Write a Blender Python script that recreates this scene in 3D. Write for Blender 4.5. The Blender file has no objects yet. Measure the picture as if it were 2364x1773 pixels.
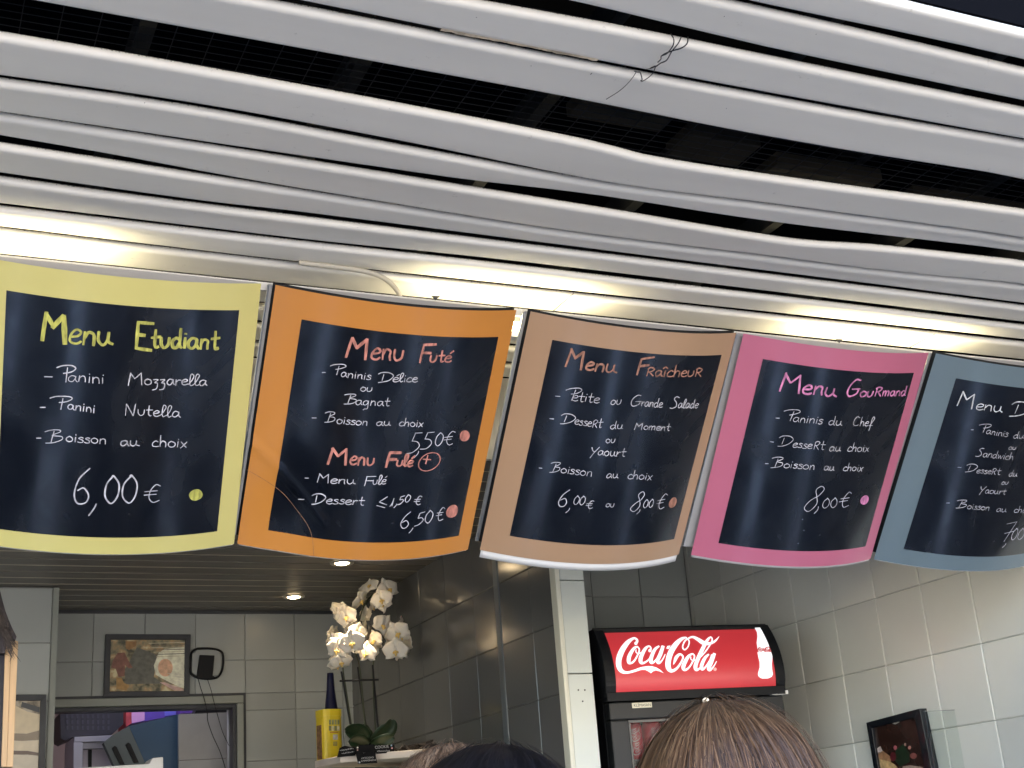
import bpy, bmesh, math, random
from mathutils import Vector, Matrix
random.seed(7)
SC = bpy.context.scene
COL = SC.collection
# ------------------------------------------------------------------ camera
F = 3105.0; CX, CY = 1182.0, 886.5
R = Matrix(((0.9105892777903174, -0.07176525397238541, -0.4070342927759125),
            (-0.4068973198112102, -0.32849334523227847, -0.8523653519873745),
            (-0.07253784049557851, 0.9417759130814433, -0.32832360749092027)))
cd = bpy.data.cameras.new('camera'); cam = bpy.data.objects.new('camera', cd); COL.objects.link(cam)
cam.matrix_world = R.to_4x4()
cd.sensor_width = 36; cd.lens = F / 2364 * 36; cd.clip_start = 0.02; cd.clip_end = 500
SC.camera = cam
# ------------------------------------------------------------------ sky and sun
SUN_EL, SUN_AZ = 52.0, 25.0       # sun stands behind the kiosk, so its street front is in shade
W = bpy.data.worlds.new('World'); SC.world = W; W.use_nodes = True
nt = W.node_tree; nt.nodes.clear()
wo = nt.nodes.new('ShaderNodeOutputWorld'); bg = nt.nodes.new('ShaderNodeBackground')
sk = nt.nodes.new('ShaderNodeTexSky'); sk.sky_type = 'NISHITA'; sk.sun_disc = False
sk.sun_elevation = math.radians(SUN_EL); sk.sun_rotation = math.radians(SUN_AZ)
bg.inputs['Strength'].default_value = 0.15
nt.links.new(sk.outputs[0], bg.inputs[0]); nt.links.new(bg.outputs[0], wo.inputs[0])
sl = bpy.data.lights.new('sun', 'SUN'); sl.energy = 4.5; sl.angle = math.radians(0.5); sl.color = (1, .95, .88)
so = bpy.data.objects.new('sun', sl); COL.objects.link(so)
sd = Vector((math.sin(math.radians(SUN_AZ)) * math.cos(math.radians(SUN_EL)), math.cos(math.radians(SUN_AZ)) * math.cos(math.radians(SUN_EL)), math.sin(math.radians(SUN_EL))))
so.rotation_euler = sd.to_track_quat('Z', 'Y').to_euler(); so.location = (0, -5, 12)
SC.view_settings.view_transform = 'Standard'; SC.view_settings.look = 'None'
SC.view_settings.gamma = 1; SC.view_settings.use_curve_mapping = False
SC.view_settings.exposure = 2.55
SC.cycles.use_denoising = True
SC.cycles.max_bounces = 8; SC.cycles.diffuse_bounces = 5; SC.cycles.transparent_max_bounces = 8
SC.cycles.sample_clamp_indirect = 6

# ------------------------------------------------------------------ geometry from rays (metric: camera 1.5 m above ground)
def ray(px, py): return (R @ Vector((px - CX, CY - py, -F))).normalized()
def at_y(px, py, y): r = ray(px, py); return r * (y / r.y)
def at_x(px, py, x): r = ray(px, py); return r * (x / r.x)
def at_z(px, py, z): r = ray(px, py); return r * (z / r.z)
def proj(P):
    c = R.transposed() @ Vector(P); return (CX + F * c.x / -c.z, CY - F * c.y / -c.z)
GZ = -1.5

# ------------------------------------------------------------------ materials
def mat(name, base, rough=.5, metal=0, var=.0, vscale=6, bump=0, bscale=60, emit=None, estr=0, spec=.5, stretch=(1, 1, 1), attr=None, coat=0, trans=0, alpha=1, sheen=0):
    m = bpy.data.materials.new(name); m.use_nodes = True
    n = m.node_tree.nodes; L = m.node_tree.links; b = n['Principled BSDF']
    b.inputs['Base Color'].default_value = (*base, 1); b.inputs['Roughness'].default_value = rough
    b.inputs['Metallic'].default_value = metal; b.inputs['Specular IOR Level'].default_value = spec
    b.inputs['Coat Weight'].default_value = coat; b.inputs['Transmission Weight'].default_value = trans; b.inputs['Alpha'].default_value = alpha
    tc = n.new('ShaderNodeTexCoord'); mp = n.new('ShaderNodeMapping'); mp.inputs['Scale'].default_value = stretch
    L.new(tc.outputs['Object'], mp.inputs[0])
    if var:
        nz = n.new('ShaderNodeTexNoise'); nz.inputs['Scale'].default_value = vscale; nz.inputs['Detail'].default_value = 5
        L.new(mp.outputs[0], nz.inputs[0])
        rp = n.new('ShaderNodeValToRGB'); rp.color_ramp.elements[0].position = .3; rp.color_ramp.elements[1].position = .7
        rp.color_ramp.elements[0].color = (*[c * (1 - var) for c in base], 1); rp.color_ramp.elements[1].color = (*[min(1, c * (1 + var)) for c in base], 1)
        L.new(nz.outputs[0], rp.inputs[0]); L.new(rp.outputs[0], b.inputs['Base Color'])
        if emit:
            pass
    if attr:
        a = n.new('ShaderNodeAttribute'); a.attribute_name = attr; L.new(a.outputs['Color'], b.inputs['Base Color'])
    if bump:
        nb = n.new('ShaderNodeTexNoise'); nb.inputs['Scale'].default_value = bscale; nb.inputs['Detail'].default_value = 6
        L.new(mp.outputs[0], nb.inputs[0]); bp = n.new('ShaderNodeBump'); bp.inputs['Strength'].default_value = bump; bp.inputs['Distance'].default_value = .01
        L.new(nb.outputs[0], bp.inputs['Height']); L.new(bp.outputs[0], b.inputs['Normal'])
    if emit:
        b.inputs['Emission Color'].default_value = (*emit, 1); b.inputs['Emission Strength'].default_value = estr
    return m

M = {}
def slat_mat():
    m = mat('slat_paint', (.70, .685, .655), .46, 0, .07, 2.5, .05, 9, stretch=(.35, 3, 3))
    n = m.node_tree.nodes; L = m.node_tree.links; b = n['Principled BSDF']
    # grime specks and dirty rolled edges (wear mask built from position noise)
    src = b.inputs['Base Color'].links[0].from_socket
    tc = n.new('ShaderNodeTexCoord')
    v = n.new('ShaderNodeTexNoise'); v.inputs['Scale'].default_value = 38; v.inputs['Detail'].default_value = 8; v.inputs['Roughness'].default_value = .75
    L.new(tc.outputs['Object'], v.inputs[0])
    r = n.new('ShaderNodeValToRGB'); r.color_ramp.elements[0].position = .64; r.color_ramp.elements[1].position = .74
    L.new(v.outputs[0], r.inputs[0])
    mx = n.new('ShaderNodeMix'); mx.data_type = 'RGBA'; mx.inputs[7].default_value = (.12, .10, .09, 1)
    mul = n.new('ShaderNodeMath'); mul.operation = 'MULTIPLY'; mul.inputs[1].default_value = .55; L.new(r.outputs[0], mul.inputs[0])
    L.new(mul.outputs[0], mx.inputs[0]); L.new(src, mx.inputs[6])
    # rolled top of the rim collects soot: uses the vertex weight 'soot'
    a = n.new('ShaderNodeAttribute'); a.attribute_name = 'soot'
    nz = n.new('ShaderNodeTexNoise'); nz.inputs['Scale'].default_value = 420; nz.inputs['Detail'].default_value = 6; L.new(tc.outputs['Object'], nz.inputs[0])
    ad = n.new('ShaderNodeMath'); ad.operation = 'ADD'; L.new(a.outputs['Fac'], ad.inputs[0]); L.new(nz.outputs[0], ad.inputs[1])
    r2 = n.new('ShaderNodeValToRGB'); r2.color_ramp.elements[0].position = .78; r2.color_ramp.elements[1].position = 1.05
    L.new(ad.outputs[0], r2.inputs[0])
    m2 = n.new('ShaderNodeMix'); m2.data_type = 'RGBA'; m2.inputs[7].default_value = (.03, .022, .02, 1)
    L.new(r2.outputs[0], m2.inputs[0]); L.new(mx.outputs[2], m2.inputs[6]); L.new(m2.outputs[2], b.inputs['Base Color'])
    return m
M['slat'] = slat_mat()
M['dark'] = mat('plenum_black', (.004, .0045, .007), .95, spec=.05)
M['batten'] = mat('dusty_batten', (.022, .018, .012), .9, var=.4, vscale=8)
M['wiremesh'] = mat('wire_mesh_steel', (.010, .011, .016), .6, .3)
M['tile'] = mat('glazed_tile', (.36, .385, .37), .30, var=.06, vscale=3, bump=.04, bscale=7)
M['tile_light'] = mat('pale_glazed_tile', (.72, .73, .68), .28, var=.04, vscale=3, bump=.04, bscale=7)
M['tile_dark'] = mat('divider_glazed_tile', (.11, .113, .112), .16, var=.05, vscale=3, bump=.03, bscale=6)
for _m in (M['tile'], M['tile_light'], M['tile_dark'], M['pillar']) if 'pillar' in M else (M['tile'], M['tile_light'], M['tile_dark']):
    _n = _m.node_tree.nodes; _l = _m.node_tree.links; _b = _n['Principled BSDF']; _src = _b.inputs['Base Color'].links[0].from_socket
    _o = _n.new('ShaderNodeObjectInfo'); _r = _n.new('ShaderNodeMapRange'); _r.inputs[3].default_value = .90; _r.inputs[4].default_value = 1.08; _l.new(_o.outputs['Random'], _r.inputs[0])
    _h = _n.new('ShaderNodeHueSaturation'); _l.new(_r.outputs[0], _h.inputs['Value']); _l.new(_src, _h.inputs['Color']); _l.new(_h.outputs[0], _b.inputs['Base Color'])
M['grout'] = mat('grout', (.29, .30, .29), .9, var=.1, vscale=20)
M['grout_light'] = mat('grout_light', (.55, .56, .53), .9, var=.1, vscale=20)
M['pillar'] = mat('pillar_tile', (.60, .64, .60), .3, var=.04, vscale=5)
M['trim'] = mat('plastic_trim', (.25, .27, .24), .4, var=.05)
M['strip'] = mat('metal_strip', (.12, .14, .155), .4, .1, .1, 10)
M['ceil'] = mat('ceiling_strip', (.19, .175, .15), .46, .35, .12, 9, .1, 30, stretch=(.3, 4, 4))
M['bead'] = mat('ceiling_bead', (.65, .58, .42), .3, .6, .1, 9)
M['steel'] = mat('brushed_steel', (.62, .61, .58), .28, 1, .06, 12, .05, 80, stretch=(8, 1, .2))
M['white_metal'] = mat('white_metal', (.72, .73, .72), .4, var=.04)
M['black'] = mat('black_plastic', (.006, .007, .009), .5, spec=.22, bump=.05, bscale=200)
M['blackgloss'] = mat('black_gloss', (.01, .012, .016), .15)
M['frame'] = mat('dark_frame', (.03, .034, .04), .45, var=.2, vscale=20)
M['chalk'] = mat('chalkboard_face', (.0045, .006, .0105), .20, var=.25, vscale=4, spec=1.0, coat=.7)
def _wiped():
    m = M['chalk']; n = m.node_tree.nodes; L = m.node_tree.links; b = n['Principled BSDF']; b.inputs['Coat Roughness'].default_value = .14
    tc = n.new('ShaderNodeTexCoord'); mp = n.new('ShaderNodeMapping'); mp.inputs['Scale'].default_value = (1, 1, .45); L.new(tc.outputs['Object'], mp.inputs[0])
    nz = n.new('ShaderNodeTexNoise'); nz.inputs['Scale'].default_value = 7; nz.inputs['Detail'].default_value = 7; nz.inputs['Distortion'].default_value = 1.2; L.new(mp.outputs[0], nz.inputs[0])
    r = n.new('ShaderNodeMapRange'); r.inputs[1].default_value = .35; r.inputs[2].default_value = .7; r.inputs[3].default_value = .15; r.inputs[4].default_value = .34; L.new(nz.outputs[0], r.inputs[0]); L.new(r.outputs[0], b.inputs['Roughness'])
    r2 = n.new('ShaderNodeMapRange'); r2.inputs[1].default_value = .35; r2.inputs[2].default_value = .7; r2.inputs[3].default_value = .10; r2.inputs[4].default_value = .22; L.new(nz.outputs[0], r2.inputs[0]); L.new(r2.outputs[0], b.inputs['Coat Roughness'])
_wiped()
M['cardblack'] = mat('card_black', (.008, .008, .009), .8, spec=.2)
M['sheet'] = mat('white_sheet', (.72, .73, .75), .5, var=.04)
M['clear'] = mat('clear_plastic', (.9, .92, .92), .08, trans=.0, alpha=.18)
M['lettering'] = mat('white_marker', (.44, .44, .50), .7, var=.35, vscale=90)
def marker(n, c): return mat(n, c, .6, var=.5, vscale=70, stretch=(2.2, 1, .45))
def border(n, c):
    m = mat(n, tuple(q*.85 for q in c), .30, var=.03, vscale=5, bump=.03, bscale=12, spec=.7, coat=.4); m.node_tree.nodes['Principled BSDF'].inputs['Coat Roughness'].default_value = .16; return m

# ------------------------------------------------------------------ mesh builder
class MB:
    def __init__(s): s.v = []; s.f = []; s.mi = []; s.cur = 0; s.w = {}; s.col = None
    def add(s, vs, fs):
        o = len(s.v); s.v += [tuple(p) for p in vs]; s.f += [tuple(i + o for i in q) for q in fs]; s.mi += [s.cur] * len(fs); return o
    def box(s, a, b, M4=None):
        x0, y0, z0 = a; x1, y1, z1 = b
        vs = [Vector(p) for p in ((x0,y0,z0),(x1,y0,z0),(x1,y1,z0),(x0,y1,z0),(x0,y0,z1),(x1,y0,z1),(x1,y1,z1),(x0,y1,z1))]
        if M4: vs = [M4 @ p for p in vs]
        return s.add(vs, [(3,2,1,0),(4,5,6,7),(0,1,5,4),(1,2,6,5),(2,3,7,6),(3,0,4,7)])
    def prism(s, pts, ext):      # polygon (world points) extruded by vector
        n = len(pts); ext = Vector(ext)
        P = [Vector(p) for p in pts]; vs = P + [p + ext for p in P]
        fs = [tuple(range(n)), tuple(range(2*n-1, n-1, -1))] + [(i, i+n, (i+1) % n + n, (i+1) % n) for i in range(n)]
        return s.add(vs, fs)
    def tube(s, pts, r, k=8, cap=True):
        P = [Vector(p) for p in pts]; n = len(P); rs = r if isinstance(r, (list, tuple)) else [r] * n
        vs = []; up = Vector((.13, .31, .94)).normalized()
        for i in range(n):
            t = (P[min(i+1, n-1)] - P[max(i-1, 0)]).normalized()
            a = t.cross(up)
            if a.length < .05: a = t.cross(Vector((1, 0, 0)))
            a.normalize(); b = t.cross(a)
            for j in range(k):
                w = 2 * math.pi * j / k; vs.append(P[i] + (a * math.cos(w) + b * math.sin(w)) * rs[i])
        fs = [(i*k+j, i*k+(j+1) % k, (i+1)*k+(j+1) % k, (i+1)*k+j) for i in range(n-1) for j in range(k)]
        if cap: fs += [tuple(range(k-1, -1, -1)), tuple(range((n-1)*k, n*k))]
        return s.add(vs, fs)
    def ellipsoid(s, c, rx, ry, rz, nu=16, nv=10, M3=None):
        c = Vector(c); vs = []
        for i in range(nv + 1):
            th = math.pi * i / nv
            for j in range(nu):
                ph = 2 * math.pi * j / nu
                p = Vector((rx * math.sin(th) * math.cos(ph), ry * math.sin(th) * math.sin(ph), rz * math.cos(th)))
                if M3: p = M3 @ p
                vs.append(c + p)
        fs = [(i*nu+j, (i+1)*nu+j, (i+1)*nu+(j+1) % nu, i*nu+(j+1) % nu) for i in range(nv) for j in range(nu)]
        return s.add(vs, fs)
    def disc(s, c, n, r, k=20, th=.002):
        c = Vector(c); n = Vector(n).normalized(); a = n.orthogonal().normalized(); b = n.cross(a)
        s.prism([c + (a * math.cos(2*math.pi*i/k) + b * math.sin(2*math.pi*i/k)) * r for i in range(k)], n * th)

ORG = {}
SZ = [1.0]      # size of the group being built (canopy and boards are drawn for a 1.25 m high canopy, then built at 84 percent)
def link(o, parent):
    COL.objects.link(o)
    if parent: o.parent = parent
def build(mb, name, mats, parent=None, smooth=False, label=None, cat=None, group=None, kind=None, bevel=0, subd=0, loc=None):
    me = bpy.data.meshes.new(name)
    vs = mb.v = [(p[0]*SZ[0], p[1]*SZ[0], p[2]*SZ[0]) for p in mb.v] if SZ[0] != 1 else mb.v
    if parent: og = ORG[parent.name]
    elif loc is not None: og = Vector(loc)
    else:
        xs = [p[0] for p in vs]; ys = [p[1] for p in vs]; zs = [p[2] for p in vs]
        og = Vector(((min(xs)+max(xs))/2, (min(ys)+max(ys))/2, min(zs)))
    me.from_pydata([(p[0]-og.x, p[1]-og.y, p[2]-og.z) for p in vs], [], mb.f)
    if not isinstance(mats, (list, tuple)): mats = [mats]
    for m in mats: me.materials.append(m)
    if len(mats) > 1: me.polygons.foreach_set('material_index', mb.mi)
    bm = bmesh.new(); bm.from_mesh(me); bmesh.ops.recalc_face_normals(bm, faces=bm.faces); bm.to_mesh(me); bm.free()
    if smooth: me.polygons.foreach_set('use_smooth', [True] * len(me.polygons))
    if mb.w:
        for an, d in mb.w.items():
            at = me.attributes.new(an, 'FLOAT', 'POINT')
            at.data.foreach_set('value', d)
    if mb.col:
        at = me.color_attributes.new('tint', 'FLOAT_COLOR', 'POINT')
        at.data.foreach_set('color', [c for q in mb.col for c in q])
    me.update()
    o = bpy.data.objects.new(name, me); link(o, parent)
    if not parent: o.location = og
    ORG[o.name] = og
    if bevel:
        b = o.modifiers.new('bevel', 'BEVEL'); b.width = bevel; b.segments = 2; b.limit_method = 'ANGLE'
    if subd:
        b = o.modifiers.new('subsurf', 'SUBSURF'); b.levels = subd; b.render_levels = subd
    if label: o['label'] = label
    if cat: o['category'] = cat
    if group: o['group'] = group
    if kind: o['kind'] = kind
    return o
def thing(name, label=None, cat=None, loc=(0, 0, 0), group=None, kind=None):
    loc = tuple(Vector(loc)*SZ[0]) if SZ[0] != 1 else loc
    o = bpy.data.objects.new(name, None); COL.objects.link(o); o.location = loc; o.empty_display_size = .1
    ORG[o.name] = Vector(loc)
    if label: o['label'] = label
    if cat: o['category'] = cat
    if group: o['group'] = group
    if kind: o['kind'] = kind
    return o
def inst(me, name, parent, loc, rot=None):
    o = bpy.data.objects.new(name, me); COL.objects.link(o); o.parent = parent
    o.location = Vector(loc) - ORG[parent.name]
    if rot: o.rotation_euler = rot
    return o
def mesh_of(mb, name, mats):
    me = bpy.data.meshes.new(name); me.from_pydata(mb.v, [], mb.f)
    for m in (mats if isinstance(mats, (list, tuple)) else [mats]): me.materials.append(m)
    return me
def interp(tab, x):
    if x <= tab[0][0]: return tab[0][1]
    n = len(tab)
    for i in range(n - 1):
        (a, b), (c, d) = tab[i], tab[i+1]
        if x <= c:
            m0 = (d - tab[i-1][1]) / (c - tab[i-1][0]) if i > 0 else (d-b)/(c-a)
            m1 = (tab[i+2][1] - b) / (tab[i+2][0] - a) if i < n-2 else (d-b)/(c-a)
            h = c - a; t = (x - a) / h
            return (2*t**3-3*t*t+1)*b + (t**3-2*t*t+t)*h*m0 + (-2*t**3+3*t*t)*d + (t**3-t*t)*h*m1
    return tab[-1][1]
def catmull(pts, n=6):
    if len(pts) < 3: return [tuple(p) for p in pts]
    out = []; P = [pts[0]] + list(pts) + [pts[-1]]
    for i in range(1, len(P) - 2):
        for k in range(n):
            t = k / n
            out.append(tuple(.5 * (2*b + (c-a)*t + (2*a-5*b+4*c-d)*t*t + (-a+3*b-3*c+d)*t**3) for a, b, c, d in zip(P[i-1], P[i], P[i+1], P[i+2])))
    out.append(tuple(pts[-1])); return out

# ================================================================== STREET SIDE (behind and around the viewpoint)
g = MB(); g.add([(-60,-60,GZ),(60,-60,GZ),(60,60,GZ),(-60,60,GZ)], [(0,1,2,3)])
build(g, 'ground', mat('pavement', (.47, .43, .375), .85, var=.15, vscale=1.5, bump=.2, bscale=25), kind='structure', loc=(0, 0, GZ))
ap = MB(); ap.box((-3, -.4, GZ), (9, 2.6, GZ+.004)); build(ap, 'added_dark_apron', mat('added_dark_apron', (.035, .036, .04), .9, var=.2, vscale=9, bump=.2, bscale=60), kind='structure')  # unseen dark ground added so the boards reflect something dark
for x in (-1.1, 0, 1.1, 2.2, 3.3):
    b = MB(); b.box((x-.11, -.4, GZ+.004), (x+.12, 2.6, GZ+.008)); build(b, 'added_pale_band', mat('pale_band_white', (.8, .8, .8), .6, var=.08), kind='structure')  # unseen pale strips added to reflect as streaks in the boards
nb = MB(); nb.box((4.3, .4, GZ), (7, 5, 1.7)); build(nb, 'dark_blocker', mat('blocker_dark', (.05, .045, .045), .8, var=.2), label='unseen dark stall right of the snack bar outside the picture', cat='blocker')  # unseen box, added to darken reflections in the right-hand boards
# facing house across the street: sunlit render with windows
H2 = thing('street_house', 'pale rendered house across the street behind the viewpoint', 'building', (0, -17, GZ))
wl = MB(); wl.box((-26, -19, GZ), (26, -17, 4.5)); build(wl, 'wall', mat('render_wall', (.66, .61, .53), .9, var=.08, vscale=.6), H2)
for i in range(12):
    for j in range(2):
        x = -22 + i*4; z = 0 - .4 + j*2.9
        w = MB(); w.box((x, -17.02, z-.6), (x+1.1, -16.95, z+1.1)); build(w, 'window', M['blackgloss'], H2)

# ================================================================== CANOPY
ZC = 1.25
SZ[0] = .84
# near edge / far edge of every lamella as y/z against x, metres (gently sagging, bent lamellas)
def C(*a): return [(p[0], p[1]) for p in a]
SL = [
 (C((0,1.114),(4,1.113)), C((1.2,1.177),(1.6,1.172),(4,1.173))),
 (C((1.0,1.184),(1.4,1.186),(2,1.192)), C((.9,1.251),(1.3,1.260),(2.2,1.258))),
 (C((.7,1.287),(1.1,1.279),(2.2,1.277)), C((.5,1.353),(1.1,1.359),(1.7,1.354),(2.2,1.347))),
 (C((.4,1.365),(1.5,1.366),(2,1.355)), C((0,1.451),(.9,1.455),(1.4,1.465),(2,1.463))),
 (C((0,1.532),(.4,1.535),(.8,1.545),(1.15,1.560),(1.28,1.574),(1.6,1.571),(2.2,1.552)), C((0,1.632),(.4,1.624),(.8,1.640),(1.25,1.668),(1.6,1.658),(2.2,1.643))),
 (C((0,1.641),(.4,1.635),(.8,1.652),(1.25,1.670),(1.6,1.661),(2.2,1.645)), C((0,1.722),(1.2,1.725),(1.7,1.727),(2.3,1.707))),
 (C((0,1.724),(.35,1.729),(.8,1.740),(1.25,1.753),(1.8,1.768),(2.0,1.748),(2.4,1.730)), C((0,1.794),(.35,1.806),(.7,1.825),(1.25,1.846),(1.76,1.840),(2.1,1.837),(2.5,1.817))),
 (C((0,1.807),(.4,1.820),(.65,1.828),(1.25,1.848),(1.76,1.842),(2.1,1.839),(2.5,1.820)), C((0,1.894),(.4,1.904),(1.2,1.914),(2.6,1.909))),
 (C((0,1.908),(.4,1.918),(1.2,1.917),(2.6,1.911)), C((0,1.997),(2,1.997))),
 (C((0,2.010),(.5,2.009),(1.2,2.004),(2.7,2.001)), C((0,2.076),(.7,2.086),(2.8,2.080))),
 (C((0,2.084),(.7,2.094),(2.8,2.085)), C((0,2.185),(2.5,2.185))),
 (C((0,2.192),(2,2.192)), C((0,2.280),(2,2.280))),
 (C((0,2.286),(2,2.286)), C((0,2.372),(2,2.372))),
 (C((0,2.380),(2,2.380)), C((0,2.468),(2,2.468))),
 (C((0,2.476),(2,2.476)), C((0,2.560),(2,2.560))),
]
canopy = thing('slatted_canopy', 'slatted canopy of long grey white metal strips above the menu boards', 'canopy', (1.5, 2.3, GZ))
XA, XB, NS = -1.6, 4.4, 90
def sstep(a, b, x): t = max(0, min(1, (x-a)/(b-a))); return t*t*(3-2*t)
for i, (nr, fr) in enumerate(SL):
    mb = MB(); soot = []; prof_n = 0
    ph = random.uniform(0, 6)
    for s in range(NS + 1):
        x = XA + (XB - XA) * s / NS
        rn = interp(nr, x); rf = interp(fr, x)
        gap = 1 if i == 0 else rn - interp(SL[i-1][1], x)
        lift = .010 * (1 - sstep(0, .010, gap))
        z = ZC + lift
        yn = rn * (z + .010) + .0006*math.sin(x*7+ph); yf = rf * ZC
        sag = .0014 * math.sin(x * 2.3 + ph)
        ym = (yn + yf) / 2
        prof = [(yn+.030, z+.019, 1), (yn+.012, z+.0185, 1), (yn+.004, z+.0175, .62), (yn+.0008, z+.0145, .36), (yn, z+.0105, .06), (yn+.0008, z+.006, 0), (yn+.003, z+.0025, 0), (yn+.0065, z+.0006, 0), (yn+.011, z, 0), (yn+.014, z, 0), (yn+.018, z, 0),
                (ym, z+.0008+sag*.6, 0), (yf-.010, z, 0), (yf-.006, z, 0), (yf-.001, z+.001, 0), (yf, z+.004, .2), (yf, z+.019, .3)]
        prof_n = len(prof)
        for (y, zz, so_) in prof: mb.v.append((x, y, zz)); soot.append(so_)
    for s in range(NS):
        for k in range(prof_n):
            k2 = (k+1) % prof_n
            mb.f.append((s*prof_n+k, s*prof_n+k2, (s+1)*prof_n+k2, (s+1)*prof_n+k)); mb.mi.append(0)
    mb.w['soot'] = soot
    o = build(mb, 'slat', M['slat'], canopy, smooth=True)
    ang = o.modifiers.new('edge', 'EDGE_SPLIT'); ang.split_angle = math.radians(50)
# void above the slats
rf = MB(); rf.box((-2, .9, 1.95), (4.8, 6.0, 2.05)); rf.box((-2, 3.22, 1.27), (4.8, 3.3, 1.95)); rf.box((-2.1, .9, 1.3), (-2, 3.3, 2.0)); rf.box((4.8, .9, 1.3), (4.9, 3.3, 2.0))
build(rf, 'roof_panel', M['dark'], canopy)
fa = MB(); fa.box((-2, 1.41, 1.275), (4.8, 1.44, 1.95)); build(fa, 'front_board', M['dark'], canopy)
for y, x0, x1, z in ((1.72, .05, .42, 1.42), (1.98, .55, .95, 1.45), (2.05, 1.20, 1.42, 1.43), (2.12, 1.48, 1.66, 1.42), (2.22, 1.78, 2.08, 1.45), (2.25, 2.2, 2.6, 1.44)):
    b = MB(); b.box((x0, y, z), (x1, y+.10, z+.03)); build(b, 'batten', M['batten'], canopy)
for x0, y0, dx in ((1.02, 1.93, .05), (1.27, 1.96, .045), (1.30, 2.30, .04)):
    b = MB(); b.prism([(x0, y0, 1.40), (x0+.012, y0, 1.40), (x0+dx+.012, y0+.12, 1.43), (x0+dx, y0+.12, 1.43)], (0, 0, .008)); build(b, 'bracket', mat('pale_bracket', (.5, .46, .36), .6, var=.2), canopy)
for i in range(9):
    b = MB(); x = -.5 + i*.42; b.box((x, 1.4, 1.50), (x+.03, 3.2, 1.56)); build(b, 'joist', mat('joist_steel', (.012, .013, .016), .7), canopy) if i else None
wm = MB()
for i in range(60):
    x = -.6 + i*.06; wm.box((x, 1.70, 1.33), (x+.0016, 2.25, 1.3316))
for i in range(26):
    y = 1.70 + i*.021; wm.box((-.6, y, 1.3318), (3, y+.0014, 1.3332))
w = build(wm, 'wire_mesh', M['wiremesh'], canopy); w['kind'] = 'stuff'
rl = MB(); rl.box((-1.6, 2.605, 1.174), (4.4, 2.612, 1.192))
build(rl, 'hanging_rail', mat('rail_paint', (.62, .62, .61), .45, var=.08, vscale=10), canopy)
ln = MB(); ln.box((-1.6, 3.202, 1.010), (4.4, 3.216, 1.249)); build(ln, 'steel_lintel', M['steel'], canopy)
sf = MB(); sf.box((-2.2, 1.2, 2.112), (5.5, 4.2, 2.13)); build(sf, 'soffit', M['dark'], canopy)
for (px, py, l, a) in ((1365,170,9,1.2),(1226,152,2.5,0),(1450,416,3,.2),(334,237,6,.5),(1677,250,5,.7),(1672,38,5,.2),(1884,79,4,.1),(1860,330,2.5,0),(620,395,2,0),(900,250,2,0),(2010,560,2.5,.3),(430,468,2,0),(1100,40,2.5,0),(2210,250,3,.4)):
    c = at_z(px, py, ZC-.0008); l_ = l*.0004; b = MB(); n_ = 7
    b.add([c + Vector((math.cos(2*math.pi*i/n_)*l_*(1 if a == 0 else .28), math.sin(2*math.pi*i/n_)*l_, -.0004*random.random())) for i in range(n_)], [tuple(range(n_))]); build(b, 'dirt_speck', M['frame'], canopy)
# building above the canopy
SZ[0] = 1.0
bu = MB(); bu.box((-12, 1.5, 1.8), (16, 12, 4.2)); build(bu, 'kiosk_building', mat('upper_wall', (.4, .38, .35), .9), label='upper storey of the snack bar building above the canopy', cat='building')

SZ[0] = .84
for px, w_ in ((1297, .0012), (2290, .0012)):
    c = at_z(px, 700, ZC); b = MB(); b.box((c.x, 2.612, ZC-.0012), (c.x+w_, 2.728, ZC+.0002)); build(b, 'panel_joint', M['frame'], canopy)
for px, py in ((996, 683), (1930, 783)):
    c = at_y(px, py, 2.603); b = MB(); b.prism([c, c+Vector((.022, 0, .002)), c+Vector((.009, 0, -.010))], (0, .001, 0)); build(b, 'notch', M['frame'], canopy)
c = at_z(1018, 68, ZC-.001); d = at_z(1380, 139, ZC-.001); b = MB()
n_ = 30; vs = []
for i in range(n_+1):
    p = c.lerp(d, i/n_); vs += [p + Vector((0, -.003, 0)), p + Vector((0, .003+random.uniform(-.0015, .002)*(i not in (0, n_)), 0))]
b.add(vs, [(2*i, 2*i+1, 2*i+3, 2*i+2) for i in range(n_)]); build(b, 'rusty_edge', mat('rusty_edge', (.50, .42, .32), .8, var=.5, vscale=60), canopy)
SZ[0] = .84
# fluorescent tubes behind the rail
for i, (x0, x1) in enumerate(((-.14, .36), (1.06, 1.50), (2.10, 2.66))):
    t = thing('fluorescent_lamp', ['lit fluorescent lamp hidden behind the yellow menu board', 'lit fluorescent lamp hidden where the orange and tan boards meet', 'lit fluorescent lamp hidden behind the pink and blue boards'][i], 'lamp', ((x0+x1)/2, 2.65, 1.135), 'lamps behind the menu boards')
    h = MB(); h.box((x0-.05, 2.638, 1.135), (x1+.05, 2.662, 1.148)); build(h, 'housing', M['white_metal'], t)
    tb = MB(); tb.tube([(x0, 2.65, 1.166), (x1, 2.65, 1.166)], .012, 12)
    build(tb, 'tube', mat('lit_tube', (1, .9, .6), .5, emit=(1, .86, .52), estr=6), t)

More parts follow.
